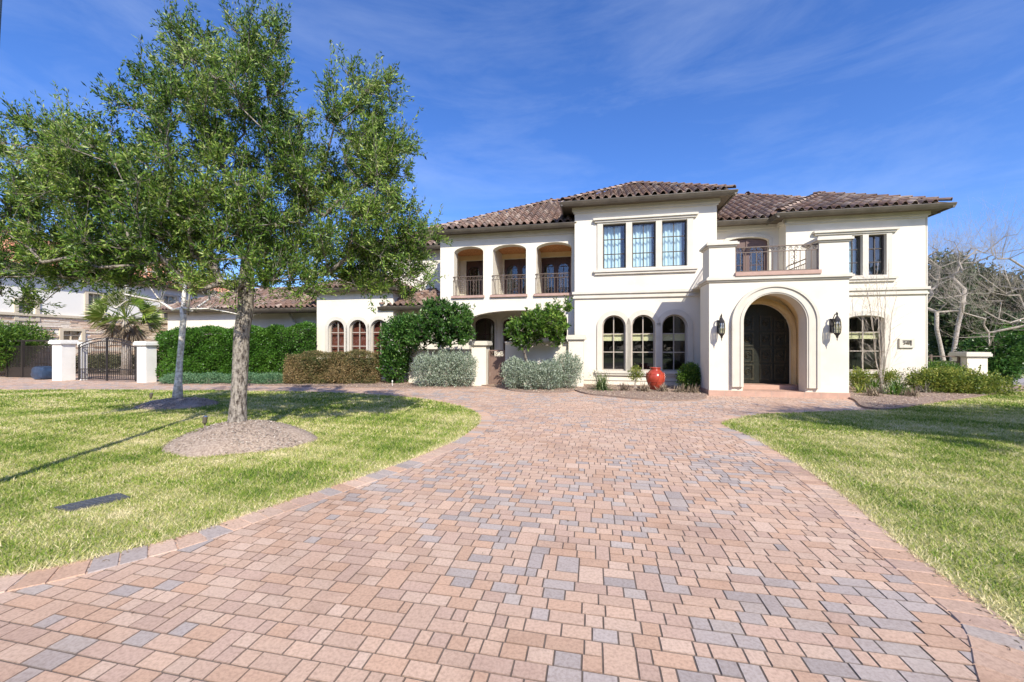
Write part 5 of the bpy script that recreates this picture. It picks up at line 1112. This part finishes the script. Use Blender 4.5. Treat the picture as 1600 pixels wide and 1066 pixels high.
# utility cover in the lawn
cv = [(-4.46, 3.86), (-4.24, 3.80), (-3.98, 4.13), (-4.20, 4.24)]; e = tag(empty('utility_cover', (-4.2, 4.0, 0)), 'dark rectangular cover sunk in the left lawn', 'ground cover plate')
b = MB(); b.add([(x + 4.2, y - 4.0, z) for z in (-.05, .028) for x, y in cv], [(3, 2, 1, 0), (4, 5, 6, 7), (0, 1, 5, 4), (1, 2, 6, 5), (2, 3, 7, 6), (3, 0, 4, 7)]); COVM = mat('dark_plastic', (.055, .06, .07), .5, (.09, .09, .09), 20); b.build('lid', COVM, e)
b = MB()
for i in range(1, 9):
    f = i / 9; a = Vector((cv[0][0] + (cv[3][0] - cv[0][0]) * f + 4.2, cv[0][1] + (cv[3][1] - cv[0][1]) * f - 4, .031)); c = Vector((cv[1][0] + (cv[2][0] - cv[1][0]) * f + 4.2, cv[1][1] + (cv[2][1] - cv[1][1]) * f - 4, .031)); b.tube([a + (c - a) * .08, a + (c - a) * .92], .006, 4)
b.build('ribs', COVM, e)
# white irrigation stake
sx_, sy_ = gp(613, 15.3); e = MB(); e.tube([(0, 0, 0), (0, 0, .20)], .012); e.tube([(0, 0, .20), (0, 0, .26)], [.028, .02], 8); o = e.build('irrigation_riser', WHITEP); o.location = (sx_, sy_, 0); tag(o, 'short white irrigation riser below the tall dark green shrub', 'pipe')
# tall steel pole at the left edge
POLEM = mat('galvanised_steel', (.16, .20, .24), .4, metal=.5)
pe = tag(empty('flag_pole', (-5.90, 4.28, 0)), 'tall grey steel pole at the left edge of the lawn', 'pole')
MB().tube([(0, 0, -.1), (.12, 0, 2.0), (.30, 0, 5.0), (.40, 0, 6.6)], [.075, .065, .052, .045], 16).build('shaft', POLEM, pe, True); MB().lathe([(.03, 0), (.07, .03), (.075, .08), (.05, .13), (.005, .15)], (.40, 0, 6.6), 12).build('finial', POLEM, pe, True)
# trees beside and behind the viewer: their shade and their reflection are what the photograph shows of them
tb1 = (11.5, 3.25, 0)
tree('shade_tree', 'leafy tree just outside the right of the view, shading the right lawn', 'tree', tb1, [(0, 0, -.1), (0, 0, .6), (.05, 0, 1.2), (.05, 0, 1.8), (0, 0, 2.4), (0, 0, 3.0)], [((-1.6, .2, 3.6), (1.9, 1.5, 1.0)), ((1.2, .3, 3.8), (2.2, 1.6, 1.1)), ((0, 0, 4.5), (2.6, 1.5, .8)), ((-2.4, .3, 4.1), (1.2, 1.4, .7)), ((2.8, .3, 4.0), (1.6, 1.5, .9))], 460, .14, L_OAK, BARK, 61, twigs=8, per=22, ln=.11, wd=.05)
tb2 = (9.9, -.6, 0)
tree('bare_street_tree', 'bare tree beside the viewer whose twig shadows streak the paving before the portico', 'tree', tb2, [(0, 0, -.1), (0, 0, 1), (.05, 0, 2), (.05, 0, 3), (0, 0, 4.0), (0, 0, 5)], [((.5, .2, 7.4), (1.8, 1.2, .9)), ((-.9, 0, 8.0), (1.2, 1.0, .7))], 55, .13, None, BARKL, 62, twigs=6, per=0, barebits=3, tl=(.4, .9), upbias=.5, step=.5)
r = np.random.default_rng(5); wb = []
for i in range(34): x_ = -62 + i * 3.8; wb.append(((x_, -38 + r.uniform(-4, 4), 4.5 + r.uniform(-1, 2.2)), (3.6, 3.0, 5.0 + r.uniform(-1, 1.5))))
o = cloud('far_wood', L_DARK, None, wb, 60000, .8, .5, 9, shell=.3, lump=.2); tag(o, 'wood across the street behind the viewer, seen as dark reflections in the windows', 'wood', kind='stuff')

# dry leaves blown along the lawn edges and over the paving
r = np.random.default_rng(77); P = []
for poly, i0, i1, n in ((LAWN_L, 45, 95, 130), (LAWN_R, len(LAWN_R) - 45, len(LAWN_R) - 1, 150), (LAWN_R, 0, 30, 60)):
    q = np.array(poly)[i0:i1]; k = r.integers(0, len(q) - 1, n); f = r.random((n, 1)); p = q[k] * (1 - f) + q[np.minimum(k + 1, len(q) - 1)] * f + r.normal(size=(n, 2)) * np.array([.05, .05]); P.append(p)
P.append(np.stack([r.uniform(-4, 7, 60), r.uniform(2, 13, 60)], 1)); P = np.concatenate(P); P = np.column_stack([P, np.full(len(P), .0095)]); D = r.normal(size=P.shape); D[:, 2] *= .04
tag(npmesh('leaf_litter', leafquads(P, D, .028, .013, r), 4, L_DEAD, None, r.random(len(P))), 'small dry brown leaves scattered over paving and lawn edges', 'fallen leaves', kind='stuff')
